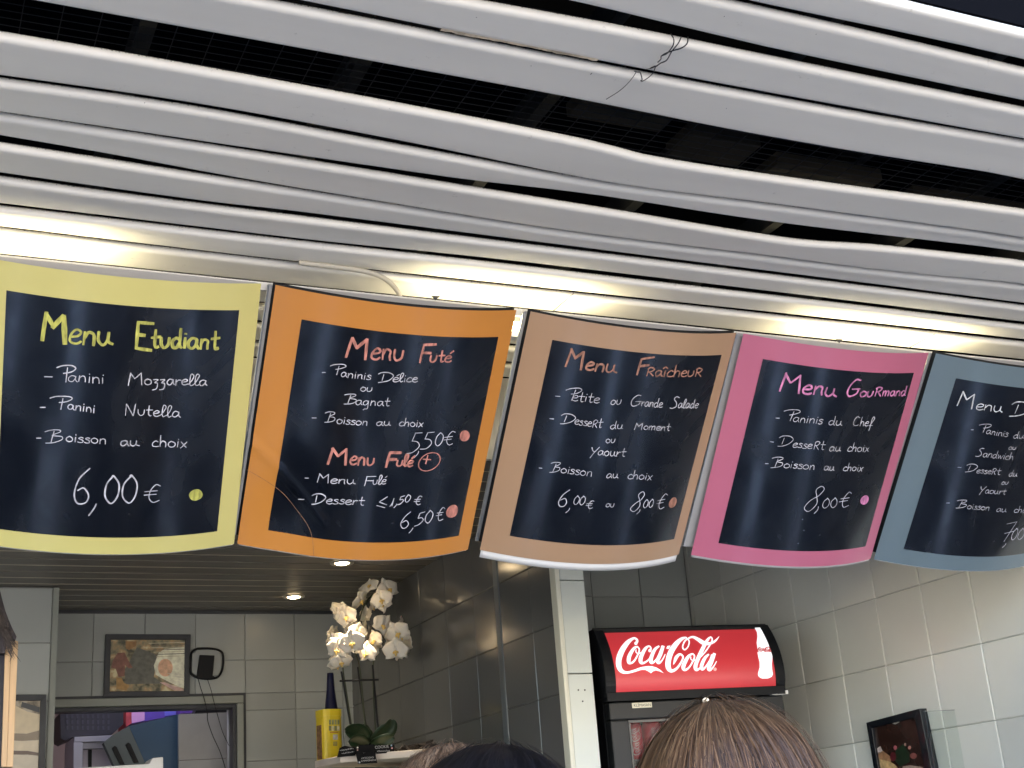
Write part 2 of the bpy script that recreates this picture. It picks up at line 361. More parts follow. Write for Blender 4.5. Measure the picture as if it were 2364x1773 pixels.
# white cable, dangling wires
cb = MB(); cb.tube(catmull([at_z(690,606,1.243), at_z(780,617,1.240), at_z(835,625,1.237), at_z(876,637,1.233), at_z(903,655,1.226), at_z(919,675,1.214), at_z(926,696,1.198)], 6), .0058, 8)
build(cb, 'cable', mat('shaded_white_cable', (.40, .375, .32), .5), smooth=True, label='white cable curving down behind the orange menu board', cat='cable')  # white cable with its shadow put into a darker colour
wr = MB()
def wpt(px, py, d): return at_z(px, py, ZC - d)
def cr(x, y, d): return wpt(1380 + x*.12054, 40 + y*.12054, d)
for pts, r in (([(1400,320,-.004),(1455,420,.012),(1440,540,.02),(1330,690,.02),(1220,740,.015),(1210,800,.012),(1150,860,.008)], .0011),
               ([(1600,370,-.004),(1540,500,.012),(1420,650,.02),(1320,820,.015),(1200,880,.01),(1120,940,.006)], .0011),
               ([(1725,380,-.004),(1710,500,.014),(1600,590,.02),(1430,640,.02),(1300,690,.018),(1220,740,.015)], .0012),
               ([(1110,930,.006),(1060,1060,.012),(960,1160,.016),(850,1225,.014),(825,1210,.013),(850,1190,.013),(815,1060,.006),(760,1050,.004),(700,1030,.004)], .0009),
               ([(1100,935,.004),(1020,970,.0),(930,980,-.002)], .0014),
               ([(740,1040,.004),(670,1150,.008),(560,1280,.01),(400,1420,.012),(160,1570,.016)], .0007)):
    wr.tube(catmull([cr(*p) for p in pts], 5), r, 6)
build(wr, 'wire_tangle', mat('black_wire', (.02, .02, .025), .5), smooth=True, label='loose black wires dangling between two canopy strips', cat='wires')

SZ[0] = 1.0
# ================================================================== INNER ROOM
ZI = 1.008; YB = 5.43; XD = 1.76; XR = 2.67; YR = 4.22
ceilg = thing('ceiling', kind='structure', loc=(0, 4, ZI))
for i in range(22):
    y0 = 3.222 + i*.1004; y1 = y0 + .0965
    if y1 > YB: y1 = YB
    b = MB(); b.box((-1.8, y0, ZI), (XD, y1 - .012, ZI+.02)); build(b, 'ceiling_strip', M['ceil'], ceilg)
    if i in (0, 1, 2, 3, 4, 5, 6, 7, 8, 11, 13, 15, 16, 17, 19):
        b = MB(); b.box((-1.8 if i != 19 else .54, y1 - .012, ZI+.001), (XD, y1 + .001 , ZI+.012)); build(b, 'ceiling_bead', M['bead'], ceilg)
bk = MB(); bk.box((-1.8, 3.22, ZI+.03), (XD, YB+.1, ZI+.06)); build(bk, 'ceiling_backing', M['dark'], ceilg)
cv = MB(); cv.box((.54, YB-.02, ZI-.012), (XD, YB-.006, ZI)); build(cv, 'cove_trim', M['frame'], ceilg)
rc = MB(); rc.box((XD+.083, 3.22, 1.30), (XR, YR, 1.33)); build(rc, 'ceiling_panel', M['white_metal'], ceilg)

# spotlights
for i, (x, y) in enumerate(((1.4117*ZI, 5.07*ZI-.01), (1.4159*ZI, 4.45*ZI))):
    t = thing('recessed_spotlight', ['lit recessed ceiling spotlight nearer the back wall', 'lit recessed ceiling spotlight just under the orange board'][i], 'spotlight', (x, y, ZI-.01), 'recessed ceiling spotlights')
    rg = MB()
    k = 28; vs = []; 
    for j in range(k):
        a = 2*math.pi*j/k
        for (r_, z_) in ((.043, ZI-.001), (.041, ZI-.007), (.030, ZI-.007), (.026, ZI-.001)): vs.append((x+r_*math.cos(a), y+r_*math.sin(a), z_))
    rg.add(vs, [(j*4+q, ((j+1) % k)*4+q, ((j+1) % k)*4+q+1, j*4+q+1) for j in range(k) for q in range(3)])
    build(rg, 'ring', M['steel'], t, smooth=True)
    bl = MB(); bl.ellipsoid((x, y, ZI-.001), .027, .027, .010, 20, 8)
    build(bl, 'bulb', mat('lit_bulb', (1, .85, .6), .5, emit=(1, .74, .42), estr=9), t, smooth=True)
    ld = bpy.data.lights.new('spot_glow', 'SPOT'); ld.energy = 7.0; ld.color = (1, .78, .52); ld.spot_size = math.radians(62); ld.spot_blend = .9; ld.shadow_soft_size = .02
    lo = bpy.data.objects.new('spot_glow', ld); COL.objects.link(lo); lo.parent = t; lo.location = (0, 0, -.02)

# tile walls -------------------------------------------------------
def tile_mesh(w, h, mt, axis, name='tile', th=.006, bv=.0018):
    # beveled slab lying with its back at 0, front towards -axis
    def P(u, v, d): return (u, -d, v) if axis == 'y' else (-d, u, v)
    mb = MB(); u0, u1, v0, v1 = 0, w, 0, h
    vs = [P(u0,v0,0),P(u1,v0,0),P(u1,v1,0),P(u0,v1,0), P(u0,v0,th-bv),P(u1,v0,th-bv),P(u1,v1,th-bv),P(u0,v1,th-bv), P(u0+bv,v0+bv,th),P(u1-bv,v0+bv,th),P(u1-bv,v1-bv,th),P(u0+bv,v1-bv,th)]
    fs = [(0,1,5,4),(1,2,6,5),(2,3,7,6),(3,0,4,7),(4,5,9,8),(5,6,10,9),(6,7,11,10),(7,4,8,11),(8,9,10,11)]
    if axis == 'x': fs = [tuple(reversed(q)) for q in fs]
    mb.add(vs, fs); return mesh_of(mb, name, mt)
_tc = {}
def tiles(parent, axis, const, us, vs, mt, joint=.0020):
    for a, b in zip(us, us[1:]):
        for c, d in zip(vs, vs[1:]):
            w = round(b - a - joint, 4); h = round(d - c - joint, 4)
            key = (axis, w, h, mt.name)
            if key not in _tc: _tc[key] = tile_mesh(w, h, mt, axis)
            j = random.uniform(-.0004, .0004)
            loc = (a + joint/2, const + j, c + joint/2) if axis == 'y' else (const + j, a + joint/2, c + joint/2)
            rot = (random.gauss(0, .0012), 0, random.gauss(0, .0012)) if axis == 'y' else (0, random.gauss(0, .0012), random.gauss(0, .0012))
            inst(_tc[key], 'tile', parent, loc, rot)
ZR = [-.586, -.386, -.186, .014, .214, .414, .6105, .8095]
# back wall of left room with service window (opening x .60..1.257, z < .63)
bw = thing('back_wall', kind='structure', loc=(1.1, YB, GZ))
b = MB(); b.box((.40, YB, .63), (XD+.05, YB+.10, 1.06)); b.box((1.257, YB, GZ), (XD+.05, YB+.10, .63)); b.box((.3, YB, GZ), (1.257, YB+.1, -.35)); build(b, 'wall_core', M['grout'], bw)
tiles(bw, 'y', YB, [.5135, .7135, .909, 1.107, 1.307, 1.512, 1.712, XD], [.6775, .8095, 1.000], M['tile'])
tiles(bw, 'y', YB, [1.307, 1.512, 1.712, XD], [-.186, .014, .214, .414, .6105, .6775], M['tile'])
# pilaster
pw = thing('left_wall', kind='structure', loc=(0, 4.97, GZ))
b = MB(); b.box((-1.9, 4.976, GZ), (.530, YB+.1, ZI-.002)); build(b, 'wall_core', M['grout'], pw)
tiles(pw, 'y', 4.976, [-.885, -.685, -.485, -.285, -.085, .115, .315, .512], [.014, .214, .414, .6105, .8095, 1.002], M['tile'])
b = MB(); b.box((.513, 4.966, GZ), (.533, 5.42, ZI-.004)); build(b, 'corner_trim', M['trim'], pw)
# divider wall, its faces look to -x
dv = thing('divider_wall', kind='structure', loc=(XD+.03, 4.4, GZ))
b = MB(); b.box((XD, 3.50, GZ), (XD+.083, YB+.1, 1.24)); build(b, 'wall_core', mat('grout_dark', (.12, .122, .12), .9), dv)
dz = [.014, .214, .419, .617, .812, 1.008]
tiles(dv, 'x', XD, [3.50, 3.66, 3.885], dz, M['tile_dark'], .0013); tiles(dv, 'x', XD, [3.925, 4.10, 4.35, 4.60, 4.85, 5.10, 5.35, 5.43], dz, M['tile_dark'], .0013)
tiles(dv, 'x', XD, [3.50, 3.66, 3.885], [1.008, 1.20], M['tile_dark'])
b = MB(); b.box((XD-.009, 3.886, GZ), (XD, 3.924, ZI)); build(b, 'metal_strip', M['strip'], dv, bevel=.003)
# white pillar end of the divider
pl = thing('pillar', kind='structure', loc=(XD+.04, 3.49, GZ))
zz = [GZ, .055, .200, .470, .740, 1.24]
for c, d in zip(zz, zz[1:]):
    b = MB(); b.box((XD+.006, 3.478, c+.0015), (XD+.086, 3.50, d-.0015)); build(b, 'tile', M['pillar'], pl, bevel=.002)
b = MB(); b.box((XD-.010, 3.474, GZ), (XD+.005, 3.512, 1.24)); build(b, 'edge_trim', mat('cream_trim', (.70, .69, .58), .4), pl, bevel=.003)
b = MB()
for (px, py) in ((1335, 1593), (1350, 1593), (1345, 1619)):
    b.disc(at_y(px, py, 3.477), (0, -1, 0), .0022, 10, .0015)
build(b, 'screw_hole', M['black'], pl)
# right room back wall
rb = thing('alcove_wall', kind='structure', loc=(2.2, YR, GZ))
b = MB(); b.box((XD+.083, YR, GZ), (XR+.02, YR+.1, 1.30)); build(b, 'wall_core', M['grout'], rb)
tiles(rb, 'y', YR, [1.864, 2.064, 2.264, 2.464, 2.664], [.036, .239, .439, .639, .839, 1.039, 1.239], M['tile'], .002)
# right wall, faces look to -x
rw = thing('right_wall', kind='structure', loc=(XR, 3.5, GZ))
b = MB(); b.box((XR, 2.38, GZ), (XR+.12, YR+.1, 1.03)); build(b, 'wall_core', M['grout_light'], rw)
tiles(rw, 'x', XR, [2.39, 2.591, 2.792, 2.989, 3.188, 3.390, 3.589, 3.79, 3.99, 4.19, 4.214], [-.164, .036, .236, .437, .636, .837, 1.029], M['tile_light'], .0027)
# floor and counter
b = MB(); b.box((-1.9, 2.7, GZ+.004), (XR, YB, GZ+.06)); build(b, 'floor', mat('tile_floor', (.25, .23, .2), .5, var=.1), kind='structure')
lw = MB(); lw.box((-1.95, 2.7, GZ), (-1.9, YB, 1.0)); build(lw, 'side_wall', M['grout'], kind='structure')

# kitchen behind the service window
kr = thing('kitchen_room', kind='structure', loc=(.9, 6.8, GZ))
b = MB(); b.box((-.2, 7.2, GZ), (2.4, 7.3, 1.2)); build(b, 'wall', mat('peach_wall', (.42, .32, .28), .8, var=.05), kr)
b = MB(); b.box((-.3, YB+.1, GZ), (-.2, 7.3, 1.2)); b.box((2.3, YB+.1, GZ), (2.4, 7.3, 1.2)); b.box((-.3, YB+.1, 1.2), (2.4, 7.3, 1.25)); build(b, 'wall', mat('peach_side', (.42, .33, .29), .8), kr)
kl = thing('kitchen_fill_light', 'unseen light panel added inside the kitchen behind the service window', 'lamp', (.9, 5.9, 1.17))  # unseen fill panel added to brighten the kitchen
b = MB(); b.box((.58, 5.6, 1.172), (1.22, 6.2, 1.198)); build(b, 'housing', M['white_metal'], kl)
b = MB(); b.box((.6, 5.62, 1.165), (1.2, 6.18, 1.172)); build(b, 'diffuser', mat('lit_diffuser', (.86, .82, 1), .5, emit=(.86, .82, 1), estr=1.5), kl)

# service window frame
def c2(x, y): return (120 + x*.217, 1600 + y*.217)
def c5(x, y): return (x*.28933, 1293 + y*.28933)
def c6(x, y): return (600 + x*.28933, 1293 + y*.28933)
def c7(x, y): return (1200 + x*.28933, 1293 + y*.28933)
def c8(x, y): return (1724 + x*.28933, 1293 + y*.28933)
sw = thing('service_window', 'grey framed pass through window to the kitchen below the food picture', 'window', (.95, YB, GZ+.9))
b = MB(); b.box((.52, YB-.012, .668), (1.307, YB-.006, .680)); b.box((1.295, YB-.012, -.3), (1.307, YB-.006, .668)); build(b, 'seal', M['frame'], sw)
b = MB(); b.box((.52, YB-.030, .638), (1.294, YB+.002, .668)); build(b, 'frame', M['trim'], sw, bevel=.002)
b = MB(); b.box((1.268, YB-.030, -.3), (1.294, YB+.002, .637)); build(b, 'frame', M['trim'], sw, bevel=.002)
b = MB(); b.box((.52, YB-.018, .622), (1.267, YB+.05, .637)); b.box((1.254, YB-.018, -.3), (1.267, YB+.05, .622)); build(b, 'inner_frame', M['frame'], sw, bevel=.002)

def poly(name, cpts, f, y, depth, mt, parent=None, **k):
    mb = MB(); mb.prism([at_y(*f(*p), y) for p in cpts], (0, depth, 0)); return build(mb, name, mt, parent, **k)
# kitchen goods
cm = thing('kitchen_machine', 'blue and grey kitchen machine with two dark vents seen through the service window', 'machine', at_y(*c2(950, 700), 5.75))
poly('side_panel', [(820,352),(1345,225),(1345,900),(1060,900)], c2, 5.72, .35, mat('blue_panel', (.022, .075, .15), .5, var=.1), cm)
poly('front_panel', [(550,530),(640,450),(818,352),(1060,900),(720,900)], c2, 5.70, .05, mat('slate_panel', (.10, .13, .14), .5, var=.1), cm)
for q in ([(640,585),(668,560),(690,575),(775,760),(725,760)], [(785,550),(810,525),(835,540),(925,740),(875,745)]):
    poly('vent', q, c2, 5.688, .01, M['black'], cm)
gp = thing('grey_panel', 'light grey metal panel with a column of four black holes behind the service window', 'panel', at_y(*c2(1600, 700), 5.65))
poly('plate', [(1349,225),(1915,203),(1915,690),(1349,715)], c2, 5.64, .02, mat('grey_plate', (.30, .30, .30), .45, .2, .06, 12), gp)
poly('lower_plate', [(1349,722),(1915,697),(1915,1100),(1349,1100)], c2, 5.64, .02, mat('grey_plate_low', (.30, .31, .31), .45, .2, .06, 12), gp)
for (x, y) in ((1884,302),(1884,397),(1884,494),(1884,590)):
    b = MB(); b.disc(at_y(*c2(x, y), 5.638), (0, -1, 0), .0085, 16, .004); build(b, 'hole', M['black'], gp)
fr = thing('white_cupboard', 'white metal cupboard frame standing inside the kitchen at left', 'cupboard', at_y(*c2(400, 780), 5.9))
poly('top_rail', [(238,465),(690,445),(690,512),(238,518)], c2, 5.85, .3, mat('lilac_metal', (.42, .43, .52), .4, var=.04), fr)
poly('stile', [(232,522),(328,522),(326,1000),(228,1000)], c2, 5.85, .3, mat('lilac_metal_b', (.42, .43, .52), .4), fr)
poly('rail', [(332,530),(640,518),(640,585),(332,592)], c2, 5.86, .3, mat('lilac_metal_c', (.38, .38, .44), .4), fr)
poly('door_panel', [(332,600),(690,585),(690,1000),(332,1000)], c2, 5.90, .1, mat('lilac_panel', (.46, .42, .50), .5), fr)
poly('gap', [(385,600),(425,600),(420,1000),(385,1000)], c2, 5.893, .006, M['black'], fr)
cr_ = thing('black_crate', 'black plastic basket on the top shelf inside the kitchen', 'crate', at_y(*c2(400, 440), 6.0))
poly('side', [(88,215),(110,190),(700,175),(760,190),(760,330),(640,440),(240,460),(140,505),(95,480)], c2, 6.0, .25, mat('crate_plastic', (.012, .012, .02), .5), cr_)
for i in range(9):
    for j in range(3):
        x = 150 + i*55; y = 225 + j*62
        poly('slot', [(x, y), (x+22, y-1), (x+22, y+42), (x, y+43)], c2, 5.997, .003, mat('slot_grey', (.035, .035, .05), .6) if not (i or j) else bpy.data.materials['slot_grey'], cr_)
bx = MB(); 
poly('snack_box', [(790,178),(850,176),(850,320),(785,360)], c2, 6.05, .2, mat('red_violet_card', (.42, .05, .06), .5, var=.5, vscale=20), label='red edged carton leaning inside the kitchen beside the black basket', cat='carton')
sb = thing('purple_carton', 'purple and pink printed carton inside the kitchen', 'carton', at_y(*c2(1000, 300), 6.04))
poly('carton_face', [(852,176),(1325,165),(1325,235),(852,325)], c2, 6.04, .2, mat('purple_card', (.10, .05, .35), .45, var=.25, vscale=14), sb)
poly('pink_print', [(845,180),(945,176),(985,200),(985,290),(850,322)], c2, 6.036, .003, mat('pink_print', (.55, .28, .52), .5, var=.1), sb)
poly('blue_print', [(1195,172),(1318,166),(1318,228),(1200,244)], c2, 6.036, .003, mat('blue_print', (.14, .13, .62), .5), sb)
poly('snack_carton', [(1360,165),(1550,158),(1500,212),(1360,218)], c2, 6.02, .15, mat('violet_card', (.13, .05, .38), .5, var=.3, vscale=20), label='violet carton partly hidden above the grey panel in the kitchen', cat='carton')
poly('dark_bundle', [(1550,158),(1905,150),(1905,196),(1520,212)], c2, 5.9, .1, M['black'], label='black bundle above the grey panel in the kitchen', cat='bundle')
# white bracket in front of the window
wb = MB(); y = 4.6
wb.prism([at_y(*c2(200, 800), y), at_y(*c2(1035, 752), y), at_y(*c2(1068, 690), y), at_y(*c2(1183, 680), y), at_y(*c2(1185, 900), y), at_y(*c2(200, 900), y)], (0, .12, 0))
build(wb, 'white_bracket', M['white_metal'], bevel=.003, label='white painted metal bracket below the service window at the bottom edge', cat='bracket')

# ------------------------------------------------------------------ pictures
def pic_frame(name, label, outer, inner, f, y, depth=.02):
    O = [at_y(*f(*p), y) for p in outer]; I = [at_y(*f(*p), y) for p in inner]
    t = thing(name, label, 'picture', (sum(p.x for p in O)/4, y, min(p.z for p in O)))
    for k in range(4):
        k2 = (k+1) % 4
        b = MB(); b.prism([O[k], O[k2], I[k2], I[k]], (0, depth, 0)); build(b, 'frame', M['frame'], t, bevel=.0012)
    return t
lf = pic_frame('food_picture', 'landscape picture of food in a black frame above the service window', [(845,590),(1523,592),(1513,1085),(828,1090)], [(885,632),(1480,632),(1472,1045),(875,1048)], c5, YB-.026)
yy = YB - .012
def food_mat(scale=38, seed=0, cols=((.05,.05,.045),(.16,.14,.09),(.30,.18,.09),(.42,.36,.22))):
    m = mat('food_print', (.3, .3, .3), .22); n = m.node_tree.nodes; L = m.node_tree.links; b = n['Principled BSDF']
    tc = n.new('ShaderNodeTexCoord'); mp = n.new('ShaderNodeMapping'); mp.inputs['Location'].default_value = (seed, seed, 0); L.new(tc.outputs['Object'], mp.inputs[0])
    nz = n.new('ShaderNodeTexNoise'); nz.inputs['Scale'].default_value = scale; nz.inputs['Detail'].default_value = 3; L.new(mp.outputs[0], nz.inputs[0])
    r = n.new('ShaderNodeValToRGB'); r.color_ramp.elements[0].position = .32; r.color_ramp.elements[1].position = .68
    r.color_ramp.elements[0].color = (*cols[0], 1); r.color_ramp.elements[1].color = (*cols[3], 1)
    e = r.color_ramp.elements.new(.45); e.color = (*cols[1], 1); e = r.color_ramp.elements.new(.56); e.color = (*cols[2], 1)
    L.new(nz.outputs[0], r.inputs[0]); L.new(r.outputs[0], b.inputs['Base Color']); return m
def c9(x, y): return (240 + x*.13562, 1460 + y*.13562)
poly('print', [(120,115),(1390,130),(1375,995),(95,1005)], c9, yy, .003, food_mat(30, 0, ((.12,.12,.09),(.32,.29,.19),(.52,.36,.2),(.72,.66,.42))), lf)  # glare on the glossy picture is put into the brightened print colours
pp = lambda nm, pts, col, k, r=.3: poly(nm, pts, c9, yy-.0006*k, .0004, mat('print_'+nm, col, r, var=.25, vscale=60), lf)
def ell(cx, cy, rx, ry, k=24, rot=0): return [(cx+rx*math.cos(2*math.pi*i/k)*math.cos(rot)-ry*math.sin(2*math.pi*i/k)*math.sin(rot), cy+rx*math.cos(2*math.pi*i/k)*math.sin(rot)+ry*math.sin(2*math.pi*i/k)*math.cos(rot)) for i in range(k)]
pp('grey_print', [(360,640),(560,250),(900,380),(850,760),(1000,870),(360,880)], (.15, .15, .125), 1)
pp('red_print', [(150,480),(230,350),(350,340),(400,450),(490,600),(420,610),(360,560),(350,740),(250,760),(200,620),(120,600)], (.26, .12, .09), 2)
pp('orange_print', [(370,150),(560,150),(545,230),(430,300),(370,270)], (.36, .20, .08), 2)
pp('amber_print', [(210,770),(300,770),(340,860),(440,900),(380,990),(210,960)], (.42, .25, .09), 2)
pp('pale_print', [(930,350),(1030,280),(1370,250),(1375,700),(1372,960),(1180,880),(1000,790),(880,720),(850,560)], (.85, .84, .64), 3)
pp('oval_print', ell(1045, 600, 125, 150), (.74, .46, .30), 4)
pp('pink_stripe_print', [(950,850),(1040,850),(1370,975),(1365,995),(1200,990),(1040,900)], (.62, .42, .38), 4)
for j in range(7):
    y0 = 170 + j*38
    pp('streak_print', [(760+j*22, y0+10), (1380, y0-6), (1380, y0+6), (760+j*22, y0+20)], (.16, .13, .09) if j % 2 else (.60, .54, .38), 5+.2*j)
for j in range(6):
    pp('glint_print', [(1080+j*18, 690+j*42), (1375, 720+j*44), (1373, 732+j*44), (1080+j*18, 698+j*42)], (.75, .72, .6), 7+.2*j)

cf = thing('cup_picture', 'black framed picture of stacked cream cups on the left wall', 'picture', at_y(60, 1773, 4.95))
yq = 4.955
def c1(x, y): return (x*.25478, 1350 + y*.25478)
for q in ([(-150,995),(422,993),(368,1048),(-100,1050)], [(422,993),(395,2200),(335,2200),(368,1048)]):
    poly('frame', q, c1, yq-.012, .02, M['frame'], cf, bevel=.0012)
yq -= .001
poly('print', [(-100,1050),(368,1048),(335,2200),(-100,2200)], c1, yq, .003, food_mat(30, 3, ((.10,.09,.08),(.30,.26,.2),(.5,.44,.34),(.6,.55,.45))), cf)
def cp(nm, pts, col, k): poly(nm, pts, c1, yq-.0006*k, .0004, mat('cup_'+nm, col, .3, var=.08, vscale=30), cf)
cp('cup_print', [(-60,1090),(140,1095),(250,1150),(365,1175),(355,1320),(240,1350),(-60,1340)], (.70, .60, .42), 1)
cp('shade_print', [(-60,1340),(240,1350),(355,1322),(352,1405),(200,1415),(-60,1400)], (.30, .25, .19), 1)
cp('cup_print', [(-60,1402),(200,1415),(352,1407),(348,1520),(250,1505),(-60,1500)], (.68, .60, .46), 2)
cp('rim_print', [(-60,1500),(250,1505),(348,1522),(346,1548),(250,1538),(-60,1536)], (.16, .12, .10), 3)
cp('cup_print', [(-60,1540),(250,1540),(345,1550),(340,2200),(-60,2200)], (.62, .57, .47), 3)
cp('lid_print', [(200,1060),(360,1110),(358,1160),(280,1135),(190,1105)], (.08, .085, .09), 3)

# right wall picture (sandwich and berries) in deep black frame on the right wall
def poly_x(name, cpts, f, x, depth, mt, parent=None, **k):
    mb = MB(); mb.prism([at_x(*f(*p), x) for p in cpts], (depth, 0, 0)); return build(mb, name, mt, parent, **k)
def c10(x, y): return (1980 + x*.17360, 1620 + y*.17360)
rp = thing('dessert_picture', 'tilted black framed dark picture of waffle and berries on the right wall', 'picture', at_x(*c10(500, 900), XR-.02))
xw = XR - .035
O = [(112,278),(820,90),(1060,1300),(330,1300)]; I = [(180,352),(755,212),(945,1300),(345,1300)]
O = [(112,278),(820,90),(985,900),(215,900)]; I = [(185,352),(755,212),(890,900),(275,900)]
for k in range(4):
    k2 = (k+1) % 4
    if k == 2: continue
    poly_x('frame', [O[k], O[k2], I[k2], I[k]], c10, xw, .026, M['blackgloss'], rp, bevel=.001)
poly_x('print', I, c10, xw+.010, .003, mat('brown_print', (.035, .016, .012), .25, var=.5, vscale=16), rp)
def rpp(nm, pts, col, k): poly_x(nm, pts, c10, xw+.0095-.0006*k, .0004, mat('dessert_'+nm, col, .3, var=.35, vscale=70), rp)
rpp('waffle_print', [(272,755),(400,780),(500,840),(545,900),(285,900)], (.55, .38, .18), 1)
rpp('cream_print', [(248,630),(300,590),(328,650),(290,690),(262,700)], (.75, .62, .55), 2)
rpp('crust_print', [(270,680),(330,650),(450,740),(440,800),(320,770),(280,755)], (.35, .18, .09), 2)
rpp('leaf_print', [(500,650),(600,560),(690,680),(690,800),(560,870),(500,790)], (.015, .03, .015), 2)
rpp('berry_print', ell(498, 612, 22, 30), (.45, .12, .14), 3)
rpp('berry_print', ell(690, 610, 20, 24), (.5, .22, .18), 3)
rpp('berry_print', ell(470, 730, 40, 60), (.10, .015, .02), 3)
rpp('berry_print', ell(740, 720, 45, 40), (.22, .07, .06), 3)
rpp('light_print', ell(630, 570, 14, 22), (.5, .28, .22), 3)
rpp('crumb_print', [(600,860),(700,845),(860,870),(880,900),(590,900)], (.35, .25, .2), 3)
rpp('highlight_print', [(460,290),(560,268),(500,300)], (.5, .5, .45), 3)

# clear screen standing off the right wall
gy = 2.93
gs = MB(); A = at_y(2135, 1642, gy)
gs.box((A.x, gy, -.75), (XR-.012, gy+.004, A.z)); 
gl = thing('glass_screen', 'clear glass screen with thin dark edges standing by the right wall', 'screen', (A.x+.06, gy, -.75))
def tube_line(name, pts, r, mt, parent): b = MB(); b.tube(pts, r, 6); return build(b, name, mt, parent)
def thin_glass():
    m = bpy.data.materials.new('thin_glass'); m.use_nodes = True; n = m.node_tree.nodes; L = m.node_tree.links
    n.clear(); o = n.new('ShaderNodeOutputMaterial'); t = n.new('ShaderNodeBsdfTransparent'); t.inputs[0].default_value = (.95, .97, .96, 1); gsy = n.new('ShaderNodeBsdfGlossy'); gsy.inputs['Roughness'].default_value = .05
    mx = n.new('ShaderNodeMixShader'); mx.inputs[0].default_value = .008; L.new(t.outputs[0], mx.inputs[1]); L.new(gsy.outputs[0], mx.inputs[2]); L.new(mx.outputs[0], o.inputs[0]); return m
M['glass'] = thin_glass()
build(gs, 'pane', M['glass'], gl)
e = MB(); e.box((A.x-.0012, gy-.001, -.75), (A.x+.0006, gy+.005, A.z)); build(e, 'edge', M['frame'], gl)
e = MB(); e.box((A.x, gy-.001, A.z), (XR-.012, gy+.005, A.z+.0012)); build(e, 'edge', mat('screen_edge', (.25, .26, .25), .4), gl)

# black antenna loop / wall device
dv_ = thing('wall_device', 'black rounded square wall device with two thin cables beside the food picture', 'device', at_y(*c9(1750, 790), YB-.03))
def rr(pts, n=5): return catmull(pts + [pts[0]], n)
ring = [(1590,275),(1800,272),(1950,300),(2025,380),(2020,600),(1960,740),(1860,785),(1740,790),(1600,770),(1480,700),(1470,560),(1490,350)]
b = MB(); b.tube([at_y(*c9(*p), YB-.028) for p in rr(ring)], .0045, 8, False); build(b, 'ring', M['black'], dv_, smooth=True)
poly('back_plate', [(1600,300),(1800,295),(1930,320),(2000,390),(1995,600),(1940,720),(1850,760),(1600,745),(1500,690),(1495,560),(1510,360)], c9, YB-.024, .01, mat('device_grey', (.30, .32, .31), .4), dv_)
poly('block', [(1635,380),(1885,390),(1855,735),(1900,760),(1760,800),(1600,780),(1590,700),(1610,560)], c9, YB-.036, .02, M['black'], dv_, bevel=.002)
b = MB(); b.tube([at_y(*p, YB-.036) for p in catmull([(457,1565),(464,1590),(470,1608),(478,1640),(480,1665),(492,1700),(508,1735),(520,1773),(524,1800)], 4)], .0016, 5); build(b, 'cable', M['black'], dv_)
b = MB(); b.tube([at_y(*p, YB-.036) for p in catmull([(479,1568),(487,1592),(494,1620),(505,1660),(514,1690),(527,1718),(530,1722)], 4)], .0014, 5); build(b, 'cable', M['black'], dv_)

# ------------------------------------------------------------------ shelf with goods
ZS = .352; sx0 = 1.404; 
P0 = at_z(785, 1744, ZS); P1 = at_z(1017, 1726, ZS); P2 = at_z(726, 1757, ZS)
d = (P2 - P0); P3 = Vector((XD-.007, P2.y + .1, ZS)); P1 = Vector((min(P1.x, XD-.007), P1.y, ZS))
sh = MB(); sh.prism([P0, P1, P3, P2], (0, 0, -.024))
build(sh, 'shelf', mat('marble_shelf', (.62, .56, .50), .35, var=.08, vscale=14), bevel=.003, label='pale stone corner shelf carrying the orchid and price cards', cat='shelf')
ZT = ZS + .0005
# jar board below shelf
uc = MB(); uc.box((1.47, 4.60, -.6), (XD-.008, 5.1, .30)); build(uc, 'cream_cupboard', mat('cream_cupboard', (.62, .62, .5), .5, var=.06), label='cream cupboard face under the stone shelf', cat='cupboard')
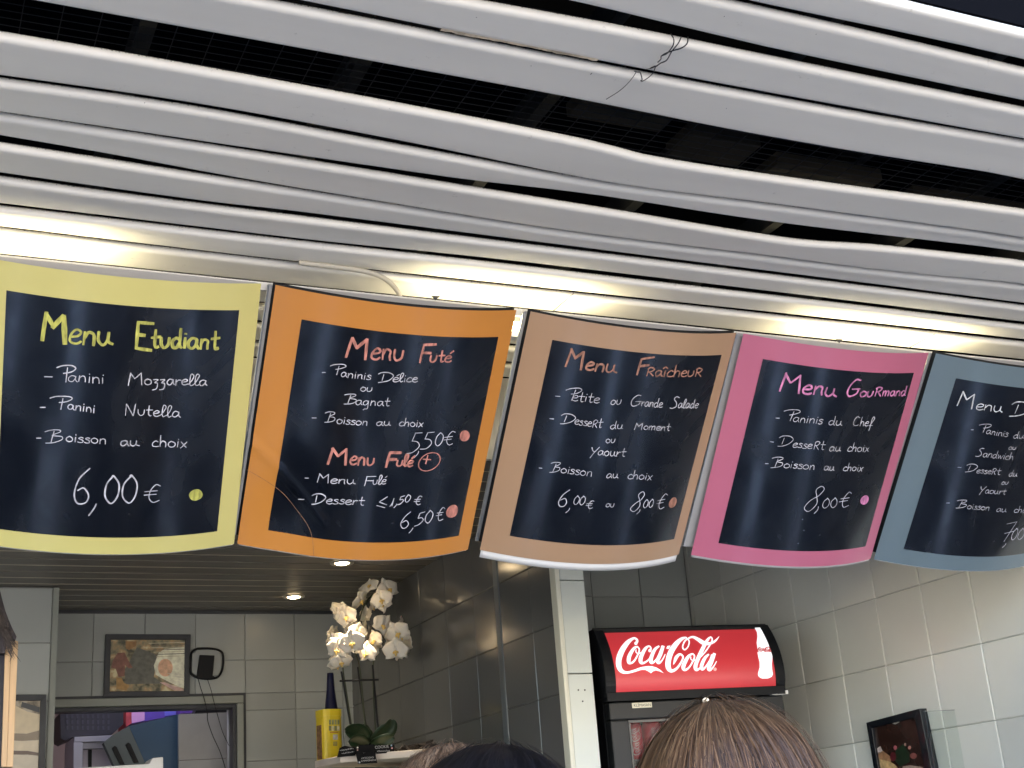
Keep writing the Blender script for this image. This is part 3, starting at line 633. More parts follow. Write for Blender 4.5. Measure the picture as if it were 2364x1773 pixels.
# yellow tin
tx = 1.434; ty = 4.72
ytin = thing('yellow_canister', 'tall yellow canister with printed label at the left end of the shelf', 'canister', (tx, ty, ZT))
def canister():
    w, dpt, h = .076, .078, .172; k = []
    A = math.radians(12)
    def P(u, v, z): return (tx + u*math.cos(A) - v*math.sin(A), ty + u*math.sin(A) + v*math.cos(A), ZT + z)
    def rr4(w, dp, r=.022):
        out = []
        for (sx, sy, a0) in ((1,-1,-90),(1,1,0),(-1,1,90),(-1,-1,180)):
            for t in (0, 30, 60, 90):
                a = math.radians(a0+t); out.append((sx*(w/2-r)+r*math.cos(a), sy*(dp/2-r)+r*math.sin(a)))
        return out
    b = MB(); ring = rr4(w, dpt); b.prism([P(u, v, 0) for u, v in ring], (0, 0, h*.86)); build(b, 'body', mat('yellow_card', (.78, .60, .03), .4, var=.05, vscale=20), ytin)
    b = MB(); ring = rr4(w*1.03, dpt*1.03); b.prism([P(u, v, h*.862) for u, v in ring], (0, 0, h*.138)); build(b, 'lid', mat('yellow_lid', (.80, .62, .03), .35), ytin)
    def q(name, u0, u1, z0, z1, col, e=.0008, var=.3, face='f'):
        b = MB()
        if face == 'f': b.prism([P(u0, -dpt/2-.0002, z0), P(u1, -dpt/2-.0002, z0), P(u1, -dpt/2-.0002, z1), P(u0, -dpt/2-.0002, z1)], tuple(Vector(P(0, -e, 0)) - Vector(P(0, 0, 0))))
        else: b.prism([P(-w/2-.0002, u0, z0), P(-w/2-.0002, u1, z0), P(-w/2-.0002, u1, z1), P(-w/2-.0002, u0, z1)], tuple(Vector(P(-e, 0, 0)) - Vector(P(0, 0, 0))))
        build(b, name, mat('tin_'+name, col, .5, var=var, vscale=90), ytin)
    for i in range(4): q('letter_print', -.020+i*.011, -.012+i*.011, .118, .135, (.30, .32, .16))
    for i in range(4): q('letter_print', -.021+i*.011, -.012+i*.011, .097, .114, (.62, .60, .40) if i % 2 else (.25, .27, .15))
    q('red_line_print', -.018, .015, .090, .093, (.5, .2, .05))
    q('badge_print', -.006, .013, .066, .084, (.62, .60, .58))
    q('small_print', -.006, .010, .045, .060, (.40, .33, .10))
    q('cocoa_print', -.017, .017, .004, .120, (.22, .12, .06), face='s', var=.6)
canister()
# navy cone behind
cn = MB(); c0 = (1.50, 4.90)
k = 20; vs = []
for r_, z_ in ((.036, ZT), (.034, .45), (.024, .55), (.015, .62), (.013, .66), (.012, .68)):
    vs += [(c0[0]+r_*math.cos(2*math.pi*j/k), c0[1]+r_*math.sin(2*math.pi*j/k), z_) for j in range(k)]
cn.add(vs, [(i*k+j, i*k+(j+1) % k, (i+1)*k+(j+1) % k, (i+1)*k+j) for i in range(5) for j in range(k)] + [tuple(range(k*5, k*6)), tuple(range(k-1, -1, -1))])
build(cn, 'navy_bottle', mat('navy_bottle', (.008, .01, .045), .3), smooth=True, label='tall navy bottle narrowing upward behind the yellow canister', cat='bottle')

# orchid
OX, OY = at_z(850, 1715, .38).x, 4.62
OX = at_y(850, 1700, OY).x
orc = thing('orchid_plant', 'white orchid in bloom on the corner shelf by the dark divider wall', 'plant', (OX, OY, ZT))
M['petal'] = mat('orchid_petal', (.78, .74, .65), .55, var=.05, vscale=30)
M['petal'].node_tree.nodes['Principled BSDF'].inputs['Subsurface Weight'].default_value = .15
M['petal'].node_tree.nodes['Principled BSDF'].inputs['Subsurface Radius'].default_value = (.01, .008, .005)
M['lip'] = mat('orchid_lip', (.72, .52, .16), .5, var=.2, vscale=80)
M['leaf'] = mat('orchid_leaf', (.008, .028, .010), .4, var=.2, vscale=12)
M['stem'] = mat('orchid_stem', (.035, .045, .02), .5)
def petal(mb, c, ax, side, nrm, ln, wd, cup):
    n, m_ = 7, 6; vs = []
    for i in range(n+1):
        t = i / n; w = wd * (math.sin(math.pi * min(1, t**.62 * .97 + .03)) ** .75)
        for j in range(m_+1):
            s = j / m_ * 2 - 1
            vs.append(c + ax * (ln*t) + side * (w*s) + nrm * (cup*(t*t*.5 + s*s*.45*math.sin(math.pi*t)) * (-1) + .0018*math.sin(9*t+3*s)))
    mb.add(vs, [(i*(m_+1)+j, i*(m_+1)+j+1, (i+1)*(m_+1)+j+1, (i+1)*(m_+1)+j) for i in range(n) for j in range(m_)])
def flower(px, py, y, size, yaw, tilt, roll):
    c = at_y(px, py, y)
    to = (-c).normalized()
    nrm = (Matrix.Rotation(yaw, 3, 'Z') @ to); nrm = (Matrix.Rotation(tilt, 3, 'X') @ nrm).normalized()
    up = (Vector((0, 0, 1)) - nrm * nrm.z).normalized(); up = Matrix.Rotation(roll, 3, nrm) @ up; rt = up.cross(nrm)
    mb = MB()
    for a, ln, wd, cup, off in ((90, .036, .0125, .006, -.0022), (218, .034, .0115, .006, -.0022), (322, .034, .0115, .006, -.0022), (8, .036, .021, .009, 0), (172, .036, .021, .009, .0004)):
        r_ = math.radians(a + random.uniform(-6, 6)); ax = rt*math.cos(r_) + up*math.sin(r_); sd_ = nrm.cross(ax)
        petal(mb, c + nrm*off + ax*.002, ax, sd_, nrm, ln*size*1.12, wd*size*1.3, cup*size)
    fo = build(mb, 'flower', M['petal'], orc, smooth=True)
    s = fo.modifiers.new('solid', 'SOLIDIFY'); s.thickness = .0006
    lb = MB(); lb.ellipsoid(c + nrm*.005 - up*.003*size, .0045*size, .0045*size, .0045*size, 8, 6)
    lb.ellipsoid(c + nrm*.007*size - up*.009*size, .0035*size, .004*size, .008*size, 8, 6)
    lb.ellipsoid(c + nrm*.004 + rt*.006*size - up*.005*size, .0035*size, .003*size, .004*size, 8, 5)
    lb.ellipsoid(c + nrm*.004 - rt*.006*size - up*.005*size, .0035*size, .003*size, .004*size, 8, 5)
    build(lb, 'lip', M['lip'], fo, smooth=True)
FL = [(833,1386,4.63,1.0,.9,.5,.8),(881,1384,4.55,1.05,-.2,.1,.2),(897,1360,4.60,1.15,.5,-.3,.5),(853,1352,4.66,.9,-.5,-.9,.4),(799,1424,4.57,1.05,-.5,.0,.3),(789,1410,4.62,.95,.6,-.4,-.4),
      (767,1466,4.64,.8,1.1,.0,1.3),(826,1460,4.55,.9,.2,.1,-.2),(812,1484,4.48,1.2,-.1,.1,.15),(779,1500,4.54,1.1,-.4,.2,-.3),(788,1528,4.56,1.0,.3,.6,.2),(864,1478,4.53,.95,-.9,.0,.2),
      (845,1508,4.52,1.05,-.7,.1,-.2),(886,1444,4.55,1.1,.5,.0,-.6),(917,1462,4.53,1.15,-.1,.1,.5),(913,1502,4.50,1.15,.05,.15,.05),(935,1488,4.62,1.0,-1.0,.0,.3),(843,1452,4.64,.9,1.8,.1,.4),(846,1420,4.66,.85,2.2,.4,.2),(860,1402,4.68,.8,1.9,-.2,-.5),(927,1440,4.68,.7,1.3,.2,.4),(812,1445,4.63,.9,.9,.1,.7),(775,1482,4.60,.95,-.6,.0,.5),(895,1490,4.62,.8,1.4,.2,.4)]
for f_ in FL: flower(*f_)
for f_ in FL[1:19]: flower(f_[0]+random.uniform(-11, 11), f_[1]+random.uniform(-10, 10), f_[2]+.05, f_[3]*.85, f_[4]+random.uniform(-.7, .7), f_[5]+random.uniform(-.4, .4), f_[6]+random.uniform(-.5, .5))
for f_ in FL[4:18]: flower(f_[0]+random.uniform(-14, 14), f_[1]+random.uniform(-14, 14), f_[2]+.02, f_[3]*.75, f_[4]+random.uniform(-1.3, 1.3), f_[5]+random.uniform(-.7, .7), f_[6]+random.uniform(-1, 1))
for pts in ([(845,1700,4.62),(838,1620,4.62),(830,1540,4.62),(818,1490,4.62),(830,1430,4.65),(845,1390,4.65),(872,1362,4.66)], [(868,1700,4.60),(862,1600,4.60),(862,1530,4.62),(880,1480,4.64),(905,1455,4.64),(925,1450,4.66)], [(815,1700,4.64),(800,1600,4.64),(792,1540,4.62),(800,1500,4.62),(790,1460,4.62)], [(830,1440,4.65),(812,1425,4.62),(795,1418,4.6)]):
    b = MB(); b.tube(catmull([at_y(*p) for p in pts], 5), .0028, 7); build(b, 'stem', M['stem'], orc, smooth=True)
for pts in ([(788,1550,4.60),(812,1690,4.60)], [(826,1540,4.63),(846,1690,4.63)], [(860,1535,4.58),(873,1690,4.58)], [(784,1572,4.59),(874,1569,4.56)]):
    b = MB(); b.tube([at_y(*p) for p in pts], .0034, 7); build(b, 'stake', M['black'], orc)
def leaf(pts, wd):
    P = [at_y(*p) for p in catmull(pts, 5)]; P = [Vector(p) for p in P]; n = len(P); vs = []
    for i, p in enumerate(P):
        t = i/(n-1); w = wd*math.sin(math.pi*min(1, .12+t*.86))**.6
        tg = (P[min(i+1, n-1)]-P[max(i-1, 0)]).normalized(); s = tg.cross(Vector((0, 1, .25))).normalized()
        vs += [p - s*w, p - s*w*.5 + Vector((0, .008, 0)), p + Vector((0, .014, 0)), p + s*w*.5 + Vector((0, .008, 0)), p + s*w]
    b = MB(); b.add(vs, [(i*5+j, i*5+j+1, (i+1)*5+j+1, (i+1)*5+j) for i in range(n-1) for j in range(4)])
    o = build(b, 'leaf', M['leaf'], orc, smooth=True); s = o.modifiers.new('solid', 'SOLIDIFY'); s.thickness = .002
leaf([(850,1722,4.60),(835,1695,4.58),(815,1688,4.56),(798,1682,4.54)], .030); leaf([(855,1722,4.62),(846,1690,4.62),(846,1672,4.64)], .022)
leaf([(860,1722,4.60),(880,1700,4.58),(900,1680,4.56),(905,1660,4.55)], .032); leaf([(860,1722,4.58),(885,1712,4.54),(910,1700,4.52)], .026)
leaf([(850,1722,4.56),(830,1712,4.52),(806,1712,4.5)], .026)
b = MB(); k = 20; vs = []
for r_, z_ in ((.045, ZT), (.055, ZT+.07), (.051, ZT+.07), (.045, ZT+.05)): vs += [(OX+r_*math.cos(2*math.pi*j/k), OY+.03+r_*math.sin(2*math.pi*j/k), z_) for j in range(k)]
b.add(vs, [(i*k+j, i*k+(j+1) % k, (i+1)*k+(j+1) % k, (i+1)*k+j) for i in range(3) for j in range(k)] + [tuple(range(k-1, -1, -1)), tuple(range(3*k, 4*k))]); build(b, 'pot', M['blackgloss'], orc, smooth=True)

# ------------------------------------------------------------------ stroke lettering
G = {  # glyph: (advance, [strokes]); x-height 1, capitals 2
'a': (1.0, ["0.75,0.9 0.4,1 0.1,0.65 0.15,0.15 0.45,0.02 0.75,0.5 0.78,0.95 0.78,0.35 0.98,0.02"]),
'c': (.8, ["0.75,0.85 0.45,1.02 0.12,0.65 0.15,0.15 0.5,0 0.8,0.15"]),
'd': (1.0, ["0.75,0.8 0.4,1 0.1,0.6 0.2,0.1 0.5,0.02 0.75,0.5", "0.78,1.95 0.76,1 0.78,0.3 0.95,0.02"]),
'e': (.85, ["0.12,0.5 0.6,0.6 0.75,0.85 0.45,1.02 0.12,0.65 0.15,0.15 0.5,0 0.82,0.18"]),
'f': (.8, ["0.15,0 0.5,0.6 0.8,1.6 0.6,2 0.42,1.5 0.4,0 0.35,-1", "0.15,0.1 0.85,0.15"]),
'g': (1.0, ["0.75,0.85 0.4,1 0.1,0.6 0.2,0.15 0.5,0.1 0.75,0.6 0.8,1 0.8,0.2 0.75,-0.7 0.4,-0.75 0.2,-1.0"]),
'h': (.95, ["0.15,1.95 0.15,0", "0.15,0.5 0.4,0.95 0.7,0.85 0.75,0.4 0.75,0"]),
'i': (.42, ["0.2,0.95 0.2,0", "0.22,1.35 0.22,1.42"]),
'l': (.65, ["0.05,0.2 0.4,0.9 0.6,1.7 0.4,2 0.22,1.6 0.2,0.5 0.35,0.02 0.65,0.2"]),
'm': (1.4, ["0.12,0.98 0.12,0", "0.12,0.5 0.35,0.95 0.6,0.85 0.62,0", "0.62,0.5 0.85,0.95 1.12,0.85 1.15,0"]),
'n': (.95, ["0.15,0.98 0.15,0", "0.15,0.5 0.4,0.95 0.7,0.85 0.75,0.4 0.78,0"]),
'o': (.95, ["0.45,1 0.12,0.75 0.12,0.25 0.45,0 0.8,0.25 0.8,0.75 0.45,1 0.35,1"]),
'r': (.75, ["0.15,0.98 0.17,0", "0.16,0.5 0.4,0.9 0.7,0.9"]),
's': (.75, ["0.68,0.88 0.4,1.02 0.18,0.78 0.6,0.45 0.62,0.12 0.3,0 0.08,0.12"]),
't': (.8, ["0.4,1.75 0.38,0.4 0.5,0 0.7,0.08", "0.08,0.98 0.8,1.05"]),
'u': (1.05, ["0.12,1 0.12,0.3 0.4,0 0.72,0.4 0.75,1 0.76,0.3 1.05,0.05"]),
'U': (.95, ["0.12,1 0.14,0.3 0.42,0.02 0.75,0.3 0.8,1"]),
'v': (.85, ["0.1,1 0.4,0", "0.4,0 0.75,1"]), 'w': (1.2, ["0.1,1 0.3,0", "0.3,0 0.55,0.8", "0.55,0.8 0.8,0", "0.8,0 1.1,1"]),
'x': (.85, ["0.12,0.98 0.7,0.02", "0.75,1 0.08,-0.1"]),
'z': (.85, ["0.1,0.9 0.65,0.95 0.3,0.4 0.65,0.3 0.6,-0.6 0.1,-0.85"]),
'é': (.85, ["0.12,0.5 0.6,0.6 0.75,0.85 0.45,1.02 0.12,0.65 0.15,0.15 0.5,0 0.82,0.18", "0.5,1.35 0.85,1.75"]),
'î': (.5, ["0.2,0.95 0.22,0", "-0.1,1.3 0.2,1.6", "0.2,1.6 0.5,1.3"]),
'M': (1.3, ["0.1,0 0.22,1.98", "0.22,1.98 0.62,1.05", "0.62,1.05 1.1,1.95", "1.1,1.95 1.2,0"]),
'm_': (1, []),
'N': (1.0, ["0.1,0 0.15,1.9", "0.15,1.9 0.8,0", "0.8,0 0.9,2"]),
'E': (1.0, ["0.15,2 0.15,0.05", "0.15,2 0.95,2", "0.15,1.05 0.55,1.05", "0.15,0.03 0.9,0.03"]),
'F': (1.0, ["0.2,1.95 0.12,0", "0.2,1.95 1.0,2", "0.15,1.05 0.75,1.05"]),
'P': (1.3, ["0.05,1.75 0.4,2.0 1.0,1.95 1.2,1.55 0.9,1.15 0.5,1.05", "0.72,1.7 0.62,0"]),
'B': (1.3, ["0.0,1.8 0.4,2.0 0.95,1.95 1.05,1.6 0.55,1.15 1.1,0.9 1.15,0.4 0.7,0.05 0.1,0.0", "0.6,1.75 0.45,0.1"]),
'D': (1.3, ["0.0,1.7 0.3,2.0 0.9,1.9 1.3,1.2 1.0,0.4 0.5,0.05 0.1,0.0", "0.45,1.6 0.4,0.4"]),
'G': (1.1, ["0.95,1.85 0.6,1.98 0.2,1.3 0.1,0.5 0.4,0 0.85,0.3 0.95,0.85", "0.5,0.85 1.1,0.9"]),
'S': (.95, ["0.85,1.85 0.5,2 0.25,1.6 0.65,1.0 0.7,0.3 0.3,0 0.0,0.05"]),
'C': (.95, ["0.85,1.7 0.5,2 0.12,1.2 0.2,0.3 0.55,0 0.9,0.2"]),
'Y': (1.0, ["0.1,1.9 0.25,1.2 0.5,0.95", "0.95,1.95 0.5,0.8 0.2,-0.4"]),
'R': (.95, ["0.15,0 0.2,1.5", "0.1,1.3 0.4,1.65 0.8,1.4 0.6,0.9 0.25,0.75", "0.4,0.75 0.85,0"]),
'0': (.95, ["0.5,2 0.15,1.4 0.12,0.5 0.45,0 0.8,0.5 0.82,1.4 0.5,2 0.4,1.95"]),
'1': (.6, ["0.05,0.0 0.3,0.6 0.45,2", "0.45,2 0.35,0"]),
'5': (1.0, ["0.95,2 0.4,1.95", "0.4,1.95 0.3,1.2", "0.3,1.2 0.7,1.1 0.85,0.6 0.5,0.05 0.05,0.0"]),
'6': (.95, ["0.85,2 0.35,1.4 0.1,0.6 0.3,0.05 0.7,0.1 0.85,0.55 0.6,0.95 0.25,0.75"]),
'7': (1.0, ["0.15,1.95 0.95,2", "0.95,2 0.4,0", "0.25,0.95 0.95,1.0"]),
'8': (.95, ["0.7,1.2 0.9,1.7 0.7,2 0.45,1.7 0.6,1.1 0.7,0.5 0.4,0 0.08,0.25 0.3,0.8 0.7,1.2"]),
'€': (1.1, ["1.0,1.8 0.7,1.95 0.4,1.3 0.35,0.5 0.6,0 1.0,0.2", "0.05,1.15 0.85,1.25", "0.0,0.75 0.75,0.85"]),
',': (.5, ["0.4,0.3 0.35,-0.1 0.1,-0.6"]),
'-': (1.0, ["0.05,0 0.95,0"]), '+': (1.0, ["0.1,0.5 0.9,0.5", "0.5,0.9 0.5,0.05"]),
'≤': (1.0, ["0.9,1.9 0.2,1.0", "0.2,1.0 0.95,0.35", "0.05,0.35 0.8,-0.15"]),
'!': (1, []),
}
N_OUT = Vector((0, -0.77155341, -0.63616455)); DOWN = Vector((0, .39, -.473))
def board_pt(bd, u, v, off=0):
    x0, w, x0b = bd['x0'], bd['w'], bd['x0b']
    bow = bd['bow'] * 4*u*(1-u) * (.97+.06*v)
    P = Vector((x0 + (x0b-x0)*v + w*u, 2.58, 1.177)) + DOWN * v + N_OUT * bow
    # buckle at lower left corner of the orange board
    if bd.get('buckle'):
        dd = (u-.16)**2/.018 + (v-.86)**2/.030; P += N_OUT * (-.012*math.exp(-dd))
        s = (v - .60) - (max(0, u)*1.15)**1.2*.9
        P += N_OUT * (.004*math.exp(-(s/.018)**2) if u < .32 and v > .55 else 0)
    if bd.get('warp'): P += N_OUT * bd['warp'] * u * v * v
    dP = Vector((w, 0, 0)) + N_OUT * (bd['bow']*4*(1-2*u))
    nr = DOWN.normalized().cross(dP.normalized()); 
    if nr.dot(N_OUT) < 0: nr = -nr
    return P + nr * off
def board_uv(bd, px, py):
    u, v = .5, .5
    for _ in range(8):
        a = proj(board_pt(bd, u, v)); e = 1e-3
        b = proj(board_pt(bd, u+e, v)); c = proj(board_pt(bd, u, v+e))
        J = ((b[0]-a[0])/e, (c[0]-a[0])/e, (b[1]-a[1])/e, (c[1]-a[1])/e); det = J[0]*J[3]-J[1]*J[2]
        dx, dy = px-a[0], py-a[1]; u += (J[3]*dx - J[1]*dy)/det; v += (-J[2]*dx + J[0]*dy)/det
    return u, v
CROP = {'A': (0,580,.28933), 'B': (0,900,.28933), 'C': (540,620,.28933), 'D': (540,900,.28933), 'E': (1080,700,.28933), 'F': (1080,900,.28933), 'G': (1560,740,.28933), 'H': (1560,960,.28933), 'I': (1964,780,.36166)}
def ribbon(mb, bd, pts, wpx, off, sc):     # pts in photo px on the board, width in px
    uv = [board_uv(bd, *p) for p in pts]
    W_ = wpx * .00098 / 2
    P = [board_pt(bd, u, v, off) for u, v in uv]; n = len(P); L_, R_ = [], []
    if n > 1 and (P[-1]-P[0]).length + n*.001 > .002:
        pass
    for i, p in enumerate(P):
        t = (P[min(i+1, n-1)] - P[max(i-1, 0)])
        if t.length < 1e-7: t = Vector((1, 0, 0))
        t.normalize(); s = t.cross(N_OUT).normalized()
        w = W_ * random.uniform(.88, 1.1)
        if i == 0: p = p - t*W_*.5; w *= .8
        if i == n-1: p = p + t*W_*.5; w *= .8
        L_.append(p + s*w); R_.append(p - s*w)
    mb.add(L_ + R_, [(i, i+1, n+i+1, n+i) for i in range(n-1)])
def write(mb, bd, crop, text, x0, y0, x1, y1, h, wt, off0=.0016, lean=None):
    ox, oy, sc = CROP[crop]
    A = Vector((ox + x0*sc, oy + y0*sc)); B = Vector((ox + x1*sc, oy + y1*sc)); hp = h*sc
    u, v = board_uv(bd, *((A+B)/2)); a = proj(board_pt(bd, u, v)); b = proj(board_pt(bd, u, v-.05)); up = Vector((b[0]-a[0], b[1]-a[1])).normalized()
    adv = sum(G[c][0] for c in text); X = (B - A) / adv; cur = 0; k = 0
    for c in text:
        gw, st = G[c]; jy = random.uniform(-.05, .05) if len(text) > 1 else 0
        for s in st:
            pts = [tuple(map(float, q.split(','))) for q in s.split()]
            pts = [(p[0]+random.uniform(-.035, .035), p[1]+random.uniform(-.035, .035)+jy) for p in pts]
            pts = catmull(pts, 5) if len(pts) > 2 else [pts[0], ((pts[0][0]+pts[1][0])/2, (pts[0][1]+pts[1][1])/2), pts[1]]
            q = [A + X*(cur+p[0]) + up*hp*p[1] for p in pts]
            ribbon(mb, bd, [(w.x, w.y) for w in q], wt*sc*random.uniform(.85, 1.12), off0 + .00006*(k % 9), sc); k += 1
        cur += gw
BD = [
 dict(x0=.062, x0b=.092, w=.600, bow=.062, name='yellow', u=(.155, .925), v=(.095, .935), col=(.64, .585, .22), lab='yellow bordered menu board listing paninis at six euros', tcol=(.37, .37, .085)),
 dict(x0=.693, x0b=.700, w=.565, bow=.065, name='orange', u=(.108, .930), v=(.103, .926), col=(.57, .235, .045), lab='orange bordered menu board with a creased lower left corner', tcol=(.42, .17, .14), buckle=True),
 dict(x0=1.294, x0b=1.297, w=.565, bow=.062, name='tan', u=(.105, .935), v=(.092, .915), col=(.42, .27, .17), lab='tan bordered menu board between the orange and pink boards', tcol=(.29, .14, .10)),
 dict(x0=1.880, x0b=1.900, w=.588, bow=.055, name='pink', u=(.103, .925), v=(.090, .924), col=(.52, .15, .25), lab='pink bordered menu board priced at eight euros', tcol=(.50, .18, .36)),
 dict(x0=2.493, x0b=2.500, w=.600, bow=.060, name='blue', u=(.116, .93), v=(.092, .925), col=(.135, .19, .23), lab='slate blue bordered menu board at the right edge', tcol=(.48, .5, .54)),
]
GRP = 'handwritten menu boards hanging in a row'
SZ[0] = .84
for bi, bd in enumerate(BD):
    t = thing('menu_board', bd['lab'], 'menu board', board_pt(bd, .5, 1.0), GRP); bd['t'] = t
    NU, NV = 64, 48
    def sheet(u0, u1, v0, v1, off, name, mt, th=.0012, nu=NU, nv=NV):
        mb = MB(); vs = [board_pt(bd, u0+(u1-u0)*i/nu, v0+(v1-v0)*j/nv, off) for j in range(nv+1) for i in range(nu+1)]
        mb.add(vs, [(j*(nu+1)+i, j*(nu+1)+i+1, (j+1)*(nu+1)+i+1, (j+1)*(nu+1)+i) for j in range(nv) for i in range(nu)])
        o = build(mb, name, mt, t, smooth=True)
        if th: s = o.modifiers.new('solid', 'SOLIDIFY'); s.thickness = th; s.offset = 0
        return o
    bm_ = border('border_' + bd['name'], bd['col'])
    u0, u1 = bd['u']; v0, v1 = bd['v']
    sheet(0, 1, 0, 1, 0, 'border', bm_, th=0)
    sheet(u0, u1, v0, v1, .0010, 'black_panel', M['chalk'], th=0)
    # backing sheets that peep out
    sheet(.004, .998, .006, 1.0 + (.034 if bi == 2 else .012 if bi == 3 else .006), -.004, 'backing_sheet', M['sheet'])
    if bi not in (0, 3): sheet(-.012, 1.0, -.006, .97, -.008, 'black_backing', M['black'])
    # flat holder behind the curved sheet
    hb = MB(); x0, w = bd['x0'], bd['w']
    q = [Vector((x0-.012, 2.58, 1.172)), Vector((x0+w-.004, 2.58, 1.172)), Vector((x0+w+.004, 2.58, 1.172))+DOWN*.965, Vector((x0-.008, 2.58, 1.172))+DOWN*.965]
    hb.prism([p - N_OUT*.016 for p in q], -N_OUT*.004); build(hb, 'holder', mat('holder_grey', (.34, .34, .35), .35, var=.05), t)
    for sx in (x0-.013,):
        eb = MB(); eb.tube([Vector((sx, 2.58, 1.172)) - N_OUT*.013, Vector((sx+.008, 2.58, 1.172))+DOWN*.96 - N_OUT*.013], .0022, 6); build(eb, 'holder_edge', M['steel'], t)
